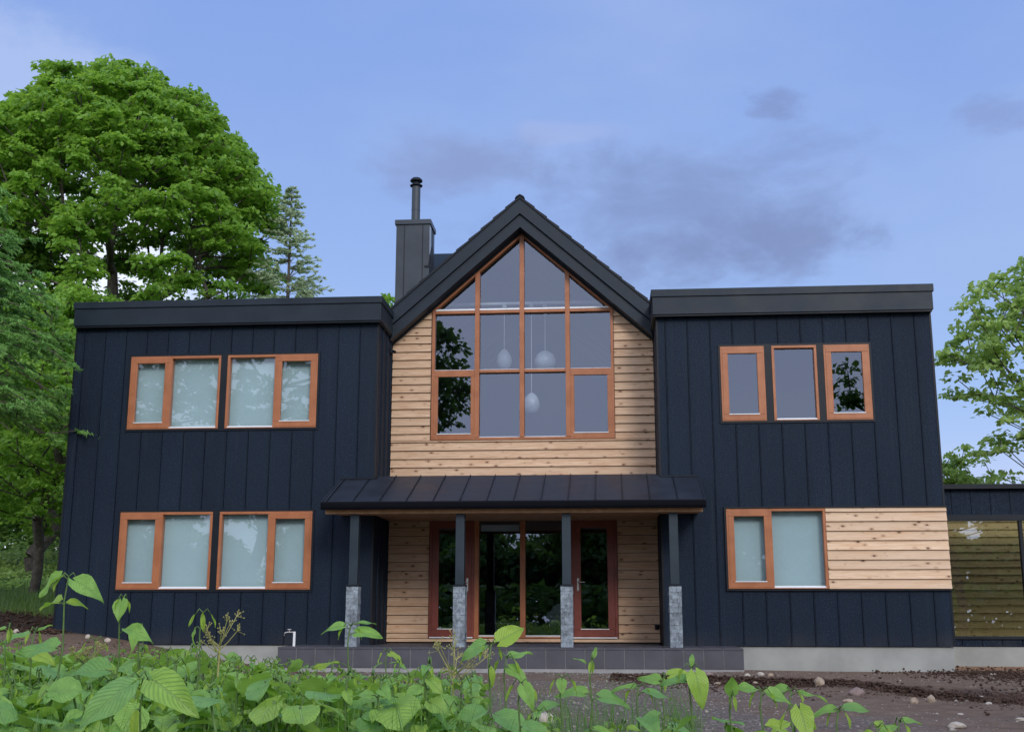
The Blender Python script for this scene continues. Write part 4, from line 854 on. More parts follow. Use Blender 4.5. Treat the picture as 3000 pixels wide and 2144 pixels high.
# prominent plants: x, y, height, leaves (height fraction, azimuth deg, length, pitch, roll, shape, tint)
G = lambda deg: R(deg)
Y = (.8, 0, 0); GR = (0, 0, 0); BL = (0, .5, 0)
PROM = [
 (-1.319, -14.058, 1.505, 'tallest broad-leaved plant at left, its tip against the black wing corner', [(.99, G(200), .15, -.75, .2, 'heart', GR), (.97, G(-15), .19, -.35, -.5, 'heart', GR), (.9, G(170), .13, -.1, .1, 'heart', Y), (.9, G(10), .10, .0, -.2, 'heart', Y), (.74, G(186), .20, -.05, .5, 'heart', BL), (.56, G(-8), .22, -.15, -.2, 'heart', GR), (.4, G(150), .2, -.2, .2, 'heart', GR), (.35, G(-60), .2, -.3, .1, 'heart', GR)]),
 (-1.090, -13.857, 1.388, 'tall plant with a bowed round top leaf, second from the left corner of the house', [(.98, G(-80), .12, -.9, .1, 'heart', GR), (.86, G(-12), .16, -.2, -.4, 'heart', GR), (.7, G(183), .25, -.02, .35, 'heart', BL), (.62, G(10), .10, .0, .1, 'heart', GR), (.45, G(-100), .2, -.5, 0, 'heart', GR), (.42, G(30), .2, -.3, 0, 'heart', GR)]),
 (-0.701, -13.658, 1.300, 'stem with yellow nodding leaf buds beside the dry seed head at left', [(.99, G(-70), .10, -1.3, .2, 'narrow', Y), (.93, G(190), .10, -1.2, 0, 'narrow', GR), (.66, G(185), .16, .02, .3, 'heart', GR), (.62, G(0), .12, .0, -.3, 'heart', GR), (.5, G(-90), .17, -.4, 0, 'heart', GR)]),
 (-1.683, -13.658, 1.198, 'low plant near the left edge with two level leaves over bare soil', [(.99, G(60), .10, .5, 0, 'narrow', GR), (.96, G(182), .15, -.05, .2, 'heart', BL), (.88, G(-10), .14, -.3, -.4, 'heart', Y), (.6, G(200), .16, -.3, 0, 'heart', GR), (.55, G(-60), .16, -.3, 0, 'heart', GR)]),
 (-1.628, -14.058, 1.238, 'plant cut by the left edge of the view with a drooping top leaf', [(.98, G(178), .12, -.2, 0, 'heart', GR), (.88, G(200), .18, -.3, .3, 'heart', BL), (.6, G(-50), .17, -.3, 0, 'heart', GR), (.5, G(100), .17, -.3, 0, 'heart', GR)]),
 (-1.297, -13.058, 1.167, 'single upturned leaf on a thin stem between two tall plants at left', [(.97, G(-95), .13, -1.0, .3, 'heart', GR), (.6, G(180), .15, -.2, 0, 'heart', GR), (.5, G(0), .15, -.2, 0, 'heart', GR)]),
 (-0.221, -15.658, 1.095, 'near plant with one very large folded leaf pointing down right', [(.99, G(-22), .235, -.42, -.75, 'heart', (.25, 0, 0)), (.97, G(215), .24, -.55, .5, 'heart', BL), (.9, G(-100), .13, -1.3, 0, 'narrow', Y), (.6, G(60), .2, -.2, 0, 'heart', GR), (.5, G(-60), .2, -.4, 0, 'heart', GR)]),
 (0.061, -13.258, 1.199, 'slender plant with thin level leaves in front of the left stone post base', [(.995, G(10), .12, .25, 0, 'narrow', BL), (.98, G(178), .14, -.05, .3, 'heart', GR), (.95, G(-5), .16, -.02, -.4, 'heart', GR), (.80, G(182), .17, .0, .3, 'narrow', Y), (.52, G(170), .11, -.1, 0, 'heart', BL), (.5, G(-5), .14, -.1, 0, 'heart', BL), (.3, G(-60), .18, -.2, 0, 'heart', GR)]),
 (0.024, -11.857, 0.858, 'small short plant with one bright leaf before the porch tiles', [(.97, G(-30), .12, -.4, 0, 'heart', Y), (.9, G(200), .08, -.3, 0, 'narrow', GR), (.5, G(0), .14, .0, 0, 'heart', BL)]),
 (1.002, -14.258, 1.168, 'plant with a raised bright leaf pointing right below the middle doors', [(.99, G(28), .16, .55, -.9, 'heart', Y), (.98, G(195), .13, -.35, .6, 'heart', BL), (.9, G(-60), .10, -1.2, 0, 'narrow', Y), (.7, G(185), .17, -.1, .3, 'heart', BL), (.68, G(-12), .20, -.3, -.3, 'heart', BL), (.35, G(-40), .22, -.25, -.3, 'heart', BL), (.3, G(150), .2, -.2, 0, 'heart', GR)]),
 (1.043, -13.857, 1.077, 'plant leaning right with small pointed leaves below the middle doors', [(.99, G(22), .12, .35, 0, 'heart', GR), (.94, G(-15), .13, -.5, -.5, 'heart', GR), (.6, G(190), .14, -.3, 0, 'heart', GR), (.45, G(-30), .15, -.3, 0, 'heart', GR)]),
 (1.500, -13.857, 1.069, 'upright plant with a spiky top in front of the right middle post', [(.99, G(70), .09, 1.0, 0, 'narrow', GR), (.97, G(165), .08, .5, 0, 'narrow', GR), (.82, G(172), .16, .15, .3, 'heart', GR), (.80, G(-5), .16, -.1, -.3, 'heart', BL), (.66, G(-20), .12, -.3, 0, 'heart', GR), (.55, G(190), .17, -.3, .3, 'heart', GR), (.5, G(0), .16, -.2, 0, 'heart', GR), (.35, G(-120), .17, -.3, 0, 'heart', GR)]),
 (1.351, -14.058, 0.989, 'short plant with a small square-looking top leaf over gravel', [(.98, G(-90), .08, -.9, 0, 'heart', GR), (.85, G(185), .12, -.15, .2, 'heart', BL), (.6, G(10), .15, -.2, 0, 'heart', GR), (.5, G(200), .16, -.2, 0, 'heart', GR)]),
 (1.182, -14.658, 1.007, 'dark-stemmed plant with a folded top leaf over gravel', [(.98, G(-50), .12, -.9, .4, 'heart', GR), (.8, G(-10), .15, -.4, -.2, 'heart', BL), (.5, G(190), .17, -.3, 0, 'heart', BL), (.45, G(-60), .16, -.3, 0, 'heart', GR)]),
 (1.744, -13.857, 0.930, 'bushy low plant between the upright ones below the right door', [(.98, G(175), .12, .1, 0, 'heart', GR), (.95, G(0), .14, -.1, 0, 'heart', BL), (.8, G(-60), .16, -.3, 0, 'heart', BL), (.7, G(200), .16, -.2, 0, 'heart', GR), (.6, G(-10), .17, -.2, 0, 'heart', GR)]),
 (1.894, -13.457, 0.942, 'plant with a long yellow-green top leaf below the right post', [(.99, G(15), .14, .2, -.5, 'heart', Y), (.96, G(160), .13, .2, .5, 'heart', GR), (.75, G(190), .15, -.2, 0, 'heart', BL), (.7, G(-10), .14, -.2, 0, 'heart', BL), (.5, G(-80), .15, -.2, 0, 'heart', GR)]),
 (1.995, -14.258, 1.055, 'tall arching plant with a hanging yellow-green leaf before the pale foundation', [(.99, G(80), .09, 1.1, 0, 'narrow', GR), (.96, G(-60), .17, -1.15, .3, 'heart', (.6, 0, 0)), (.93, G(178), .12, .1, .4, 'heart', BL), (.6, G(195), .15, .0, .4, 'narrow', GR), (.5, G(-5), .14, -.2, 0, 'heart', GR), (.4, G(170), .16, -.2, 0, 'heart', GR)]),
 (2.187, -14.258, 0.934, 'thin plant with one upright folded leaf, gravel behind it', [(.99, G(-90), .10, 1.2, 0, 'heart', GR), (.75, G(0), .13, -.3, 0, 'heart', BL), (.55, G(185), .15, -.2, 0, 'heart', GR), (.5, G(-50), .14, -.3, 0, 'heart', GR)]),
 (2.359, -14.058, 0.931, 'plant with level paired leaves left of the round soil-stained stone', [(.99, G(178), .12, .1, .2, 'heart', GR), (.97, G(-5), .13, -.3, -.3, 'heart', GR), (.8, G(0), .12, -.1, .2, 'heart', Y), (.6, G(190), .16, -.2, 0, 'heart', BL), (.55, G(-30), .15, -.3, 0, 'heart', GR)]),
 (2.563, -13.658, 0.892, 'bright plant with a long arching leaf tip in front of the soil ridge', [(.99, G(150), .10, .1, .4, 'heart', GR), (.97, G(-8), .15, .05, 0, 'narrow', GR), (.8, G(200), .12, -.4, 0, 'heart', Y), (.7, G(-20), .13, -.2, 0, 'heart', BL), (.5, G(-90), .15, -.4, 0, 'heart', Y)]),
 (2.696, -14.258, 0.860, 'small dark-stemmed plant alone on the bare earth with two wing-like leaves', [(.99, G(175), .11, -.1, .3, 'heart', GR), (.985, G(5), .12, .05, -.3, 'heart', BL), (.75, G(200), .10, -.3, .6, 'heart', BL), (.5, G(0), .12, -.1, 0, 'heart', BL)]),
 (3.075, -13.857, 0.764, 'rightmost small plant just above the bottom edge of the view', [(.99, G(-10), .09, .1, 0, 'heart', GR), (.95, G(190), .10, -.2, .3, 'heart', GR), (.8, G(-60), .11, -.5, 0, 'heart', GR)]),
 (2.835, -14.457, 0.802, 'tiny yellow-green sprout at the bottom edge near the rightmost plant', [(.99, G(60), .07, .6, 0, 'heart', Y), (.95, G(190), .07, .1, 0, 'heart', Y)]),
 (2.378, -15.058, 0.943, 'near yellow-green plant with a big hanging leaf at lower right', [(.99, G(-70), .15, -1.0, .3, 'heart', (.7, 0, 0)), (.96, G(5), .10, -1.0, 0, 'heart', (.7, 0, 0)), (.8, G(185), .14, -.2, 0, 'heart', BL)]),
]
for i, (x, y, h, lab, lv) in enumerate(PROM):
    rng = np.random.default_rng(100 + i)
    knotweed('leafy_plant', rng, h, lv, (rng.uniform(-.03, .03) * 0, 0), label=lab, loc=(x, y, gz(x, y)), group='broad-leaved plants standing out of the patch')
# dry umbels
def umbel(x, y, h, label, seed, sc):
    rng = np.random.default_rng(seed); t = empty('dry_seed_head', label, 'plant', (x, y, gz(x, y)), 'dry seed heads among the plants')
    mb = MB(); mh = MB(); z0 = h - .17 * sc; mb.tube([(-.03, 0, -.05), (-.01, 0, z0 * .5), (0, 0, z0)], [.007, .006, .005], 6)
    for k in range(11):
        a = rng.random() * 6.28; e = rng.uniform(.25, 1.1); L = rng.uniform(.10, .19) * sc; m = np.array([math.cos(a) * math.sin(e), math.sin(a) * math.sin(e), math.cos(e)]); zs = z0 - rng.uniform(0, .07) * sc; q = np.array([0, 0, zs]) + m * L
        mb.tube([(0, 0, zs), tuple(np.array([0, 0, zs]) + m * L * .5 + np.array([0, 0, -.006])), tuple(q)], [.0032, .0028, .002], 5)
        for j in range(9):
            n_ = unit(m + rng.normal(0, .6, 3)); r_ = q + n_ * rng.uniform(.02, .05) * sc; mb.tube([tuple(q), tuple(r_)], [.0014, .0011], 4); mh.lathe([(.0005, -.004), (.0042, -.001), (.0042, .002), (.0005, .005)], tuple(r_), 6)
    mb.obj('stem', DRYST, t); tag(mh.obj('seeds', DRYST, t), kind='stuff')
umbel(-0.653, -13.457, 1.288, 'pale green branching seed head against the black wing', 5, 1.0); umbel(0.743, -13.658, 1.198, 'yellowish dry branching seed head in front of the second porch post', 6, 1.25); umbel(-1.528, -13.258, 1.102, 'small reddish dry seed head low among the left plants', 8, .7)
# the dense patch: prototypes then copies
rng = np.random.default_rng(77); protos = []
GK, GB = 'heart-leaved plants of the dense patch', 'round-leaved plants of the dense patch'
# x, y, height, kind (1 = heart-leaved, 0 = round-leaved)
spots = [(-0.3,-13.8,0.93,0),(0.07,-14.49,1.01,0),(-0.03,-14.31,0.98,0),(-0.16,-13.31,0.96,0),(-1.96,-12.82,0.96,1),(-1.49,-11.25,0.77,0),(-2.18,-10.52,0.68,1),(0.51,-14.58,1.01,1),(-0.09,-10.75,0.53,0),(1.24,-14.22,0.84,1),(-1.17,-11.49,0.72,0),(0.21,-11.85,0.68,0),(-0.02,-13.98,0.88,1),(-1.59,-13.49,1.05,0),(-2.56,-11.84,0.88,0),(-0.97,-14.2,1.07,0),(-0.99,-12.58,0.92,0),(0.33,-12.34,0.76,0),(-0.22,-10.48,0.47,0),(1.24,-12.75,0.59,1),(-0.67,-13.14,0.93,0),(1.49,-13.63,0.68,1),(-2.09,-10.93,0.7,0),(0.71,-14.42,1.08,1),(-0.17,-12.65,0.83,1),(-0.46,-14.51,1.04,1),(1.64,-12.76,0.6,1),(-1.5,-14.01,0.96,1),(-2.66,-11.29,0.78,0),(-3.46,-10.8,0.71,1),(-2.24,-13.04,1.03,0),(-0.56,-10.81,0.54,0),(-1.18,-10.59,0.59,1),(0.09,-13.57,0.79,1),(-1.78,-11.41,0.8,0),(-1.55,-13.3,1.02,1),(-2.91,-11.82,0.87,0),(-1.96,-10.66,0.68,1),(-0.4,-12.6,0.85,1),(0.28,-14.19,1.03,0),(-1.17,-13.79,0.94,1),(-2.0,-11.29,0.75,0),(-0.34,-13.58,0.91,1),(-1.99,-13.22,1.08,0),(-1.37,-12.84,0.99,1),(-1.14,-12.99,1.0,1),(-0.32,-11.32,0.58,1),(-1.92,-13.49,1.03,1),(-0.07,-12.24,0.75,1),(-3.23,-11.12,0.74,0),(-1.21,-12.46,0.95,1),(0.5,-13.49,0.78,0),(0.03,-13.79,0.84,0),(-0.92,-14.6,1.02,1),(-2.04,-12.05,0.88,1),(-1.15,-13.41,1.09,0),(-1.79,-12.42,0.96,0),(0.22,-12.56,0.8,0),(-0.32,-12.09,0.71,0),(-2.15,-12.62,0.99,1),(0.13,-12.87,0.79,1),(-3.49,-10.55,0.67,0),(-0.86,-12.14,0.83,1),(-1.23,-14.35,1.01,1),(0.42,-13.96,0.87,1),(-0.36,-13.03,0.9,0),(-0.43,-13.24,0.89,0),(1.97,-12.71,0.59,1),(-0.82,-12.86,0.91,1),(-0.54,-14.26,1.0,0),(-0.84,-13.64,1.0,1),(-1.7,-11.75,0.86,1),(0.23,-13.04,0.8,0),(-0.54,-11.29,0.61,1),(-1.05,-11.75,0.79,0),(-1.04,-11.23,0.67,1),(-0.83,-11.3,0.69,1),(-3.15,-10.92,0.74,1),(-1.31,-13.57,1.01,1),(0.65,-14.11,1.04,1),(-0.43,-10.6,0.51,1),(-1.46,-13.78,1.01,0),(0.33,-12.76,0.79,1),(-0.28,-10.78,0.52,1),(-0.22,-11.49,0.63,0),(-2.28,-11.18,0.76,0),(-2.03,-12.34,0.93,0),(0.63,-13.16,0.86,0),(-1.44,-12.46,0.95,0),(0.31,-14.41,1.01,1),(-0.86,-11.52,0.75,0),(0.01,-11.76,0.68,0),(-1.63,-12.19,0.94,0),(-0.53,-11.62,0.71,1),(-2.52,-12.47,0.95,0),(-1.72,-11.98,0.89,1),(-1.84,-12.16,0.92,1),(-2.52,-10.83,0.71,0),(-1.43,-10.95,0.67,1),(2.05,-13.35,0.61,1),(0.99,-12.6,0.6,1),(-2.98,-10.79,0.71,0),(-0.41,-12.29,0.81,1),(-2.8,-10.69,0.7,0),(-1.45,-13.07,0.97,0),(1.59,-13.17,0.65,1),(-0.97,-13.33,1.01,1),(-1.92,-11.6,0.8,0),(-2.97,-11.26,0.79,1),(-1.6,-11.56,0.8,0),(0.2,-11.48,0.62,0),(-2.22,-12.36,0.96,1),(-1.85,-13.07,0.98,0),(0.28,-12.05,0.7,1),(-0.47,-13.43,0.98,0),(-2.24,-11.63,0.81,0),(-2.64,-10.41,0.67,0),(0.56,-13.76,0.87,0),(-1.68,-13.93,0.98,0),(-1.12,-12.16,0.86,1),(-0.71,-13.41,0.97,1),(-0.67,-14.0,1.02,0),(-1.44,-14.56,1.07,0),(-0.36,-12.83,0.87,0),(-2.24,-11.94,0.87,0),(0.85,-13.87,0.66,1),(-1.45,-10.66,0.61,1),(1.25,-14.54,0.87,1),(-1.32,-14.13,1.06,1),(-2.72,-10.92,0.71,0),(-1.46,-14.37,0.98,0),(-0.74,-10.73,0.58,0),(-1.32,-11.63,0.78,0),(-0.29,-11.83,0.66,1),(-1.0,-10.97,0.65,1),(-0.98,-14.41,0.98,0),(0.02,-12.62,0.81,1),(2.15,-14.13,0.89,0),(-0.33,-14.04,0.96,0),(-2.31,-12.17,0.89,0),(-2.37,-10.98,0.71,0),(-0.06,-13.1,0.85,0),(0.95,-13.21,0.69,1),(-1.77,-11.14,0.76,0),(-0.79,-11.0,0.6,0),(-1.67,-10.69,0.67,0),(-0.68,-12.3,0.84,1),(-0.75,-11.87,0.74,0),(-1.79,-12.62,0.98,1),(-0.17,-14.53,1.05,0),(-0.22,-10.99,0.55,0),(0.75,-12.85,0.62,1),(-0.59,-10.45,0.49,0),(1.19,-13.66,0.69,1),(-0.02,-12.01,0.72,1),(0.51,-14.3,1.0,0),(-1.39,-11.87,0.88,1),(-1.76,-13.74,1.0,1),(-1.03,-12.36,0.88,1),(-1.04,-11.96,0.82,1),(-3.32,-10.67,0.66,0),(-1.06,-13.6,1.02,0),(0.22,-13.98,0.84,0),(-1.63,-12.94,1.04,1),(-3.26,-10.47,0.65,0),(-2.06,-11.77,0.83,0),(0.36,-13.67,0.81,0),(-0.53,-13.65,0.94,0),(-1.07,-13.99,1.05,0),(-0.27,-14.31,1.06,1),(-2.0,-10.43,0.63,1),(-2.53,-11.52,0.8,0),(0.14,-12.29,0.74,0),(-0.64,-12.93,0.84,1),(0.02,-10.97,0.54,0),(-0.53,-13.85,0.88,1),(-1.19,-14.57,1.04,0),(-0.41,-11.07,0.55,0),(0.21,-13.31,0.85,0),(-2.69,-12.31,0.94,0),(0.54,-12.76,0.82,1),(-1.12,-12.79,1.03,0),(-1.52,-10.48,0.6,1),(-1.5,-12.03,0.88,0),(-0.11,-13.55,0.89,1),(-1.26,-12.64,0.99,0),(-2.09,-13.38,1.11,0),(-3.0,-10.56,0.69,0),(-1.24,-13.22,1.01,0),(-3.09,-11.5,0.79,0),(-0.89,-10.53,0.59,1),(-0.7,-14.42,1.01,0),(1.92,-13.8,0.73,1),(-2.49,-12.7,0.97,1),(-0.53,-11.94,0.78,1),(-1.29,-11.2,0.68,1),(-1.07,-10.76,0.62,1),(-0.65,-12.73,0.87,1),(1.67,-14.05,0.75,1),(-2.7,-12.03,0.91,1),(-0.84,-12.44,0.86,1),(-2.76,-11.51,0.8,1),(-1.75,-13.27,1.01,0),(-2.55,-12.15,0.93,0),(-0.87,-13.9,1.01,1),(-1.32,-12.25,0.95,0),(0.81,-13.54,0.71,1),(0.1,-11.24,0.56,1),(-2.37,-10.66,0.67,1),(-0.93,-13.04,1.05,1),(-1.77,-10.44,0.66,0),(-2.96,-10.99,0.73,1),(0.1,-12.46,0.82,1),(0.53,-12.37,0.83,1),(0.08,-13.18,0.86,1),(-0.7,-12.16,0.74,1),(0.49,-13.25,0.87,0),(-0.39,-14.39,0.98,1),(-1.68,-12.77,0.8,0),(-2.54,-12.31,0.81,0),(-0.24,-13.14,0.85,1),(-0.17,-12.11,0.83,1),(0.64,-13.92,0.88,1),(-2.12,-12.9,0.85,1),(-0.1,-12.42,0.82,1),(0.51,-12.12,0.86,1),(0.82,-14.07,0.88,1),(0.16,-13.44,0.84,1),(0.16,-14.36,0.89,1),(-0.97,-13.72,0.87,0),(0.61,-13.34,0.93,1),(0.47,-14.1,0.95,0),(-1.65,-13.08,0.82,1),(-2.19,-13.23,0.88,1),(-0.24,-12.39,0.86,1),(0.72,-12.36,0.77,1),(-2.31,-12.63,0.85,1),(-0.7,-14.19,0.92,0),(-1.74,-13.43,0.91,1),(-1.52,-14.17,0.94,1),(0.55,-12.97,0.85,0),(-0.83,-12.59,0.85,1),(-1.98,-13.0,0.81,1),(0.79,-13.69,0.9,1),(0.17,-12.15,0.82,1),(0.92,-14.39,0.89,0),(0.67,-12.6,0.88,0),(-1.06,-13.14,0.82,0),(-1.6,-12.33,0.88,1),(-1.82,-12.78,0.9,1),(-0.15,-13.83,0.94,1),(-1.51,-12.75,0.87,0),(-0.1,-14.18,0.88,1),(-0.16,-12.9,0.81,1),(0.35,-13.32,0.91,1),(0.13,-14.14,0.92,0),(-2.11,-13.11,0.91,0),(-0.23,-13.46,0.88,1),(0.77,-13.08,0.86,1),(-1.26,-13.9,0.86,1),(-1.72,-13.58,0.94,0),(-0.82,-13.31,0.89,0),(-1.91,-13.33,0.88,1),(-0.99,-12.87,0.84,1),(-2.39,-12.94,0.86,1),(0.36,-12.94,0.85,1),(-1.93,-12.54,0.83,1),(0.76,-14.28,0.93,1),(-0.53,-13.02,0.85,1),(-0.16,-14.0,0.95,1),(0.76,-13.3,0.85,0),(-1.19,-14.19,0.92,0),(-1.33,-12.04,0.77,1),(-0.63,-13.28,0.84,0),(-2.37,-12.43,0.88,0),(-0.57,-12.5,0.84,1),(-1.83,-12.92,0.83,1),(-1.68,-14.14,0.87,1),(-0.23,-13.67,0.93,1),(0.66,-12.06,0.8,1),(-0.79,-14.3,0.98,1),(-2.28,-12.82,0.85,1),(0.5,-12.58,0.84,0),(0.33,-13.81,0.93,1)]
ZONES = ((-6.9, 'under the left corner of the house'), (-5.0, 'below the first pair of lower windows'), (-3.75, 'below the second pair of lower windows'), (-3.0, 'in front of the standpipe tap'), (-1.7, 'in front of the first porch post'), (.0, 'in front of the second porch post'), (1.8, 'in front of the third porch post'), (99, 'in front of the pale foundation'))
def where(x, y):
    hx = 1.6 + (x - 1.6) * (19.2 / (y + 20.26)) + .0     # where along the porch line the plant stands as one looks at the house
    hz = [z for z in ZONES if hx < z[0]][0][1]
    return ('at the front' if y < -13.7 else ('in the middle' if y < -12.3 else 'at the back edge')) + ' of the patch, ' + hz
kp, bp = [], []
for i, (x, y, h, kk) in enumerate(spots):
    kind = 'k' if kk else 'b'; z = gz(x, y); LABK = 'heart-leaved plant ' + where(x, y); LABB = 'round-leaved plant ' + where(x, y)
    if kind == 'k':
        if len(kp) < 9: o = knotweed('leafy_plant', np.random.default_rng(200 + i), .8, nl=21, L0=.112, label=LABK, loc=(x, y, z), group=GK, start=.3); kp.append(o); o.scale = (h / .8,) * 3
        else: copy_tree(kp[int(rng.integers(len(kp)))], (x, y, z), rng.random() * 6.28, h / .8 * rng.uniform(.9, 1.05), LABK, GK)
    else:
        if len(bp) < 8: o = butterbur('leafy_plant', np.random.default_rng(300 + i), .72, 12, .145, LABB, (x, y, z), GB); bp.append(o); o.scale = (h / .75,) * 3
        else: copy_tree(bp[int(rng.integers(len(bp)))], (x, y, z), rng.random() * 6.28, h / .78 * rng.uniform(.85, 1.0), LABB, GB)
# grass among the plants
def blades(name, n, fn, mat, L, w, rng, kind='stuff'):
    P = []; A = []
    for _ in range(n):
        q = fn(rng)
        if q is not None: P.append(q)
    P = np.array(P); n = len(P); az = rng.random(n) * 6.283; l = L * rng.uniform(.5, 1.2, n); bend = rng.uniform(.1, .55, n) * l; d = np.stack([np.cos(az), np.sin(az), np.zeros(n)], 1); sd = np.stack([-np.sin(az), np.cos(az), np.zeros(n)], 1) * w
    up = np.array([0, 0, 1.]); m = P + d * (bend * .25)[:, None] + up * (l * .55)[:, None]; t = P + d * bend[:, None] + up * (l * .93)[:, None]
    V = np.stack([P - sd, P + sd, m - sd * .7, m + sd * .7, t - sd * .1, t + sd * .1], 1).reshape(-1, 3); k = np.arange(n)[:, None] * 6; F = np.concatenate([k + np.array([0, 1, 3, 2]), k + np.array([2, 3, 5, 4])]); o = npobj(name, V, F, mat); tag(o, kind=kind); return o
GRASSM = mk_leaf('grass_blade', (.075, .19, .035), (.13, .28, .06), (.15, .33, .04), 1.3, .5, .35)
GRASSF = mk_leaf('meadow_blade', (.08, .15, .035), (.16, .25, .06), (.14, .25, .04), .5, .6, .3)
def gf(r):
    y = r.uniform(-15.2, -11.2); x = r.uniform(-3.8, 2.2)
    if noise.noise((x * 1.5, y * 1.5, 4)) < -.05: return None
    return (x, y, gz(x, y) - .01)
o = blades('grass', 17000, gf, GRASSM, .60, .0032, np.random.default_rng(9)); tag(o, 'tufts of thin green grass between the foreground plants', 'grass')
def gf3(r):
    x = r.uniform(-1.4, 1.0); y = r.uniform(-15.3, -14.0)
    return (x, y, gz(x, y) - .01) if noise.noise((x * 2.2, y * 2.2, 8)) > .12 else None
o = blades('grass', 5200, gf3, GRASSM, .92, .0036, np.random.default_rng(29)); tag(o, 'long arching grass blades nearest the viewpoint at lower left', 'grass')
def gf2(r):
    y = 2.5 + r.random() ** 1.3 * 34; x = -8.2 - r.random() * (5 + y * .9)
    if x > -8 - (y * .25 if y > 6 else 0) and y > 9: return None
    return (x, y, gz(x, y) - .01)
o = blades('grass', 26000, gf2, GRASSF, .17, .009, np.random.default_rng(10)); tag(o, 'rough meadow grass on the rise left of the house', 'grass')
lb_c, lb_a, lb_b = [], [], []
r_ = np.random.default_rng(12); n = 9000; yy = r_.uniform(9, 40, n); xx = -10 - yy * .2 - r_.random(n) * (6 + yy * .45); hh = r_.random(n) ** 2 * (.2 + .9 * np.clip((yy - 22) / 8, 0, 1)); zz = np.array([gz(a, b) for a, b in zip(xx, yy)]) + hh
C = np.stack([xx, yy, zz], 1); dd = unit(r_.normal(0, 1, (n, 3)) * [1, 1, .5]); sd = unit(np.cross(dd, r_.normal(0, .5, (n, 3)) + [0, 0, 1])); s_ = r_.uniform(.06, .16, (n, 1))
o = leaves(C, dd * s_, sd * s_ * .6, 'undergrowth', LEAF_L, None); tag(o, 'low leafy undergrowth under the trees on the rise', 'undergrowth', kind='stuff')

# ------------------------------------------------------------------ stones, clods and gravel
def rock_mb(rng, r, sub=2, flat=.6):
    bm = bmesh.new(); bmesh.ops.create_icosphere(bm, subdivisions=sub, radius=1); s = Vector(rng.uniform(.7, 1.3, 3)); off = Vector(rng.uniform(0, 50, 3))
    for v in bm.verts: n_ = noise.noise(v.co * 1.3 + off) * .35 + noise.noise(v.co * 3 + off) * .12; v.co = v.co * (1 + n_); v.co = Vector((v.co.x * s.x * r, v.co.y * s.y * r * .8, v.co.z * s.z * r * flat))
    me = bpy.data.meshes.new('stone'); bm.to_mesh(me); bm.free(); me.shade_smooth(); return me
PALE = mk_plain('pale_field_stone', (.38, .30, .225), .85, .25, 14, .2, .4); PALE2 = mk_plain('white_field_stone', (.46, .41, .35), .85, .15, 14, .2, .3); MAUV = mk_plain('mauve_field_stone', (.25, .19, .18), .85, .2, 14, .2, .3)
STN = [(4.166, -5.082, .075, 'pale upright rounded stone leaning in the dark soil ridge', 0, .8), (2.97, -4.6, .065, 'flat tan stone at the left end of the dark soil ridge', 0, .45), (3.51, -3.118, .045, 'small white stone below the pale foundation, left of a second one', 1, .8), (3.727, -2.872, .05, 'second small white stone below the pale foundation', 1, .8),
 (3.42, -4.774, .045, 'tan stone between the flat one and the upright one', 0, .7), (4.40, -6.1, .075, 'mauve-brown rounded stone just below the upright pale stone', 2, .7), (5.004, -7.0, .075, 'pale flat stone in the middle of the bare earth', 0, .5), (4.80, -7.1, .055, 'dull stone left of the pale flat one on the bare earth', 0, .6),
 (5.531, -7.233, .05, 'whitish flat stone right of the pale flat one', 1, .45), (7.191, -2.033, .05, 'white stone close to the corner of the pale foundation', 1, .9), (5.75, -6.2, .05, 'long white stone near the right end of the ridge', 1, .4), (5.50, -8.55, .055, 'white stone on the right side of the wheel tracks', 1, .55),
 (4.475, -9.842, .06, 'whitish stone by the bottom edge near the rightmost plant', 1, .6), (4.937, -8.3, .035, 'tiny pale stone in the wheel tracks', 1, .5), (1.05, -9.9, .09, 'pale grey stone among the plant stems on the gravel', 1, .8), (4.15, -6.9, .05, 'thin pale stone lying left on the bare earth', 0, .4),
 (1.87, -3.3, .07, 'tan stone at the very left tip of the dark soil ridge', 0, .6), (3.86, -2.9, .035, 'pinkish pebble below the pale foundation right of the white pair', 0, .7), (5.2, -9.2, .045, 'grey-white stone low in the tracks near the bottom right', 1, .5), (3.0, -2.75, .05, 'dull stone half sunk beside the end of the porch tiles', 2, .6)]
for i, (x, y, r, lab, mi, fl) in enumerate(STN):
    me = rock_mb(np.random.default_rng(400 + i), r, 3, fl); me.materials.append((PALE, PALE2, MAUV)[mi]); o = bpy.data.objects.new('stone', me); COL.objects.link(o); o.location = (x, y, gzn(x, y) + r * fl * .45); o.rotation_euler = (0, 0, i * 1.3); tag(o, lab, 'stone', 'loose stones on the bare earth')
for i, (x, lab) in enumerate(((-8.35, 'white pebble on the soil at the left corner of the house'), (-7.1, 'small white pebble on the soil against the black siding'), (-6.75, 'greyish pebble beside the small white one under the siding'))):
    me = rock_mb(np.random.default_rng(450 + i), .05, 2, .7); me.materials.append(PALE2); o = bpy.data.objects.new('stone', me); COL.objects.link(o); o.location = (x, -.9, gzn(x, -.9) + .03); tag(o, lab, 'stone', 'loose stones on the bare earth')
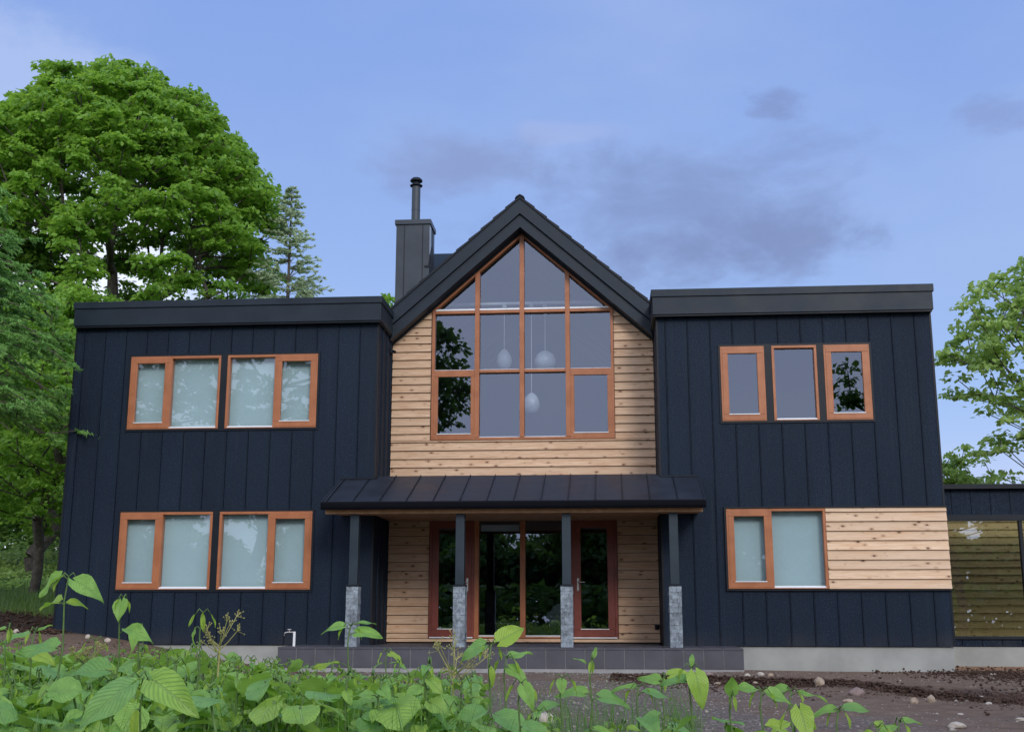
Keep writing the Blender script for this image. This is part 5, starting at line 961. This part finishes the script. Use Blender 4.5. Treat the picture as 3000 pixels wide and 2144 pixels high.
def scatter(name, n, fn, mats, rlo, rhi, seed, label, cat):
    rng = np.random.default_rng(seed); base = [(1, 0, 0), (-1, 0, 0), (0, 1, 0), (0, -1, 0), (0, 0, 1), (0, 0, -1)]; bf = np.array([(0, 2, 4), (2, 1, 4), (1, 3, 4), (3, 0, 4), (2, 0, 5), (1, 2, 5), (3, 1, 5), (0, 3, 5)])
    P = []; R_ = []
    for _ in range(n):
        q = fn(rng)
        if q is None: continue
        P.append(q[:3]); R_.append(rng.uniform(rlo, rhi) * q[3])
    P = np.array(P); R_ = np.array(R_); n = len(P); V = np.array(base)[None] * rng.uniform(.5, 1.2, (n, 6, 1)) * R_[:, None, None] * np.array([1.1, 1, .65]); a = rng.random(n) * 6.28; c, s = np.cos(a)[:, None], np.sin(a)[:, None]
    X = V[:, :, 0] * c - V[:, :, 1] * s; Y_ = V[:, :, 0] * s + V[:, :, 1] * c; V = np.stack([X, Y_, V[:, :, 2]], 2) + P[:, None]; F = (bf[None] + np.arange(n)[:, None, None] * 6).reshape(-1, 3)
    o = npobj(name, V.reshape(-1, 3), F, mats); tag(o, label, cat, kind='stuff'); return o
CLOD = mk_plain('dark_soil_clod', (.075, .048, .036), .95, .45, 8, .1, .8); CHIP = M('gravel_chip')
cn = CHIP.noise(CHIP.co(), 25, 1, .5); CHIP.col(CHIP.mix(CHIP.ramp(cn, .4, .62), (.15, .125, .105), (.36, .32, .28))); CHIP.rough(.9); CHIP = CHIP.m
RID = [(1.6, -2.6), (2.5, -4.0), (3.6, -4.3), (4.6, -5.0), (5.6, -6.4), (6.6, -6.8), (8.0, -7.2)]
def ridge(r):
    k = r.integers(len(RID) - 1); f = r.random(); a, b = RID[k], RID[k + 1]; x = a[0] + (b[0] - a[0]) * f; y = a[1] + (b[1] - a[1]) * f; o = r.normal(0, .55) * (.5 + r.random()); y += o + .25 * math.sin(x * 3); hgt = max(0, .075 - abs(o) * .11) * (1 if k < 4 else .55)
    return (x, y, gz(x, y) + hgt * r.random(), 1)
scatter('soil_clods', 12000, ridge, CLOD, .006, .034, 1, 'ridge of dark crumbly soil clods across the yard', 'soil')
def patch(r):
    x = r.normal(7.6, .75); y = r.normal(-2.6, 1.5)
    return (x, y, gz(x, y) + r.random() * .05, 1) if y < 1.6 else None
scatter('soil_clods', 2600, patch, CLOD, .006, .032, 2, 'dark churned soil clods near the corner of the foundation', 'soil')
def bankf(r):
    x = r.uniform(-14, -7.7); y = r.uniform(.2, 2.8) if x < -8.3 else r.uniform(-1.0, -.2); return (x, y, gz(x, y) + r.random() * .05, 1)
scatter('soil_clods', 2200, bankf, CLOD, .01, .05, 3, 'dark rough soil bank left of the house', 'soil')
def grv(r):
    x = r.uniform(-4.5, 8); y = r.uniform(-10.8, -1.35); k = 1 if x < 3.2 else .25
    if r.random() > k or noise.noise((x * .7, y * .7, 0)) < -.25: return None
    return (x, y, gzn(x, y) + .002, 1 + (r.random() > .97) * 1.5)
def lsoil(r):
    x = r.uniform(-13, -3.2); y = r.uniform(-9, -.2)
    return (x, y, gzn(x, y) + .003, 1) if noise.noise((x * .9, y * .9, 5)) > -.2 else None
scatter('soil_clods', 5000, lsoil, CLOD, .006, .03, 6, 'crumbly brown soil below the left wing', 'soil')
scatter('gravel', 3500, lsoil, CHIP, .006, .02, 7, 'scattered pebbles on the soil below the left wing', 'gravel')
scatter('gravel', 15000, grv, CHIP, .006, .017, 4, 'pale grey gravel chips over the yard before the porch', 'gravel')
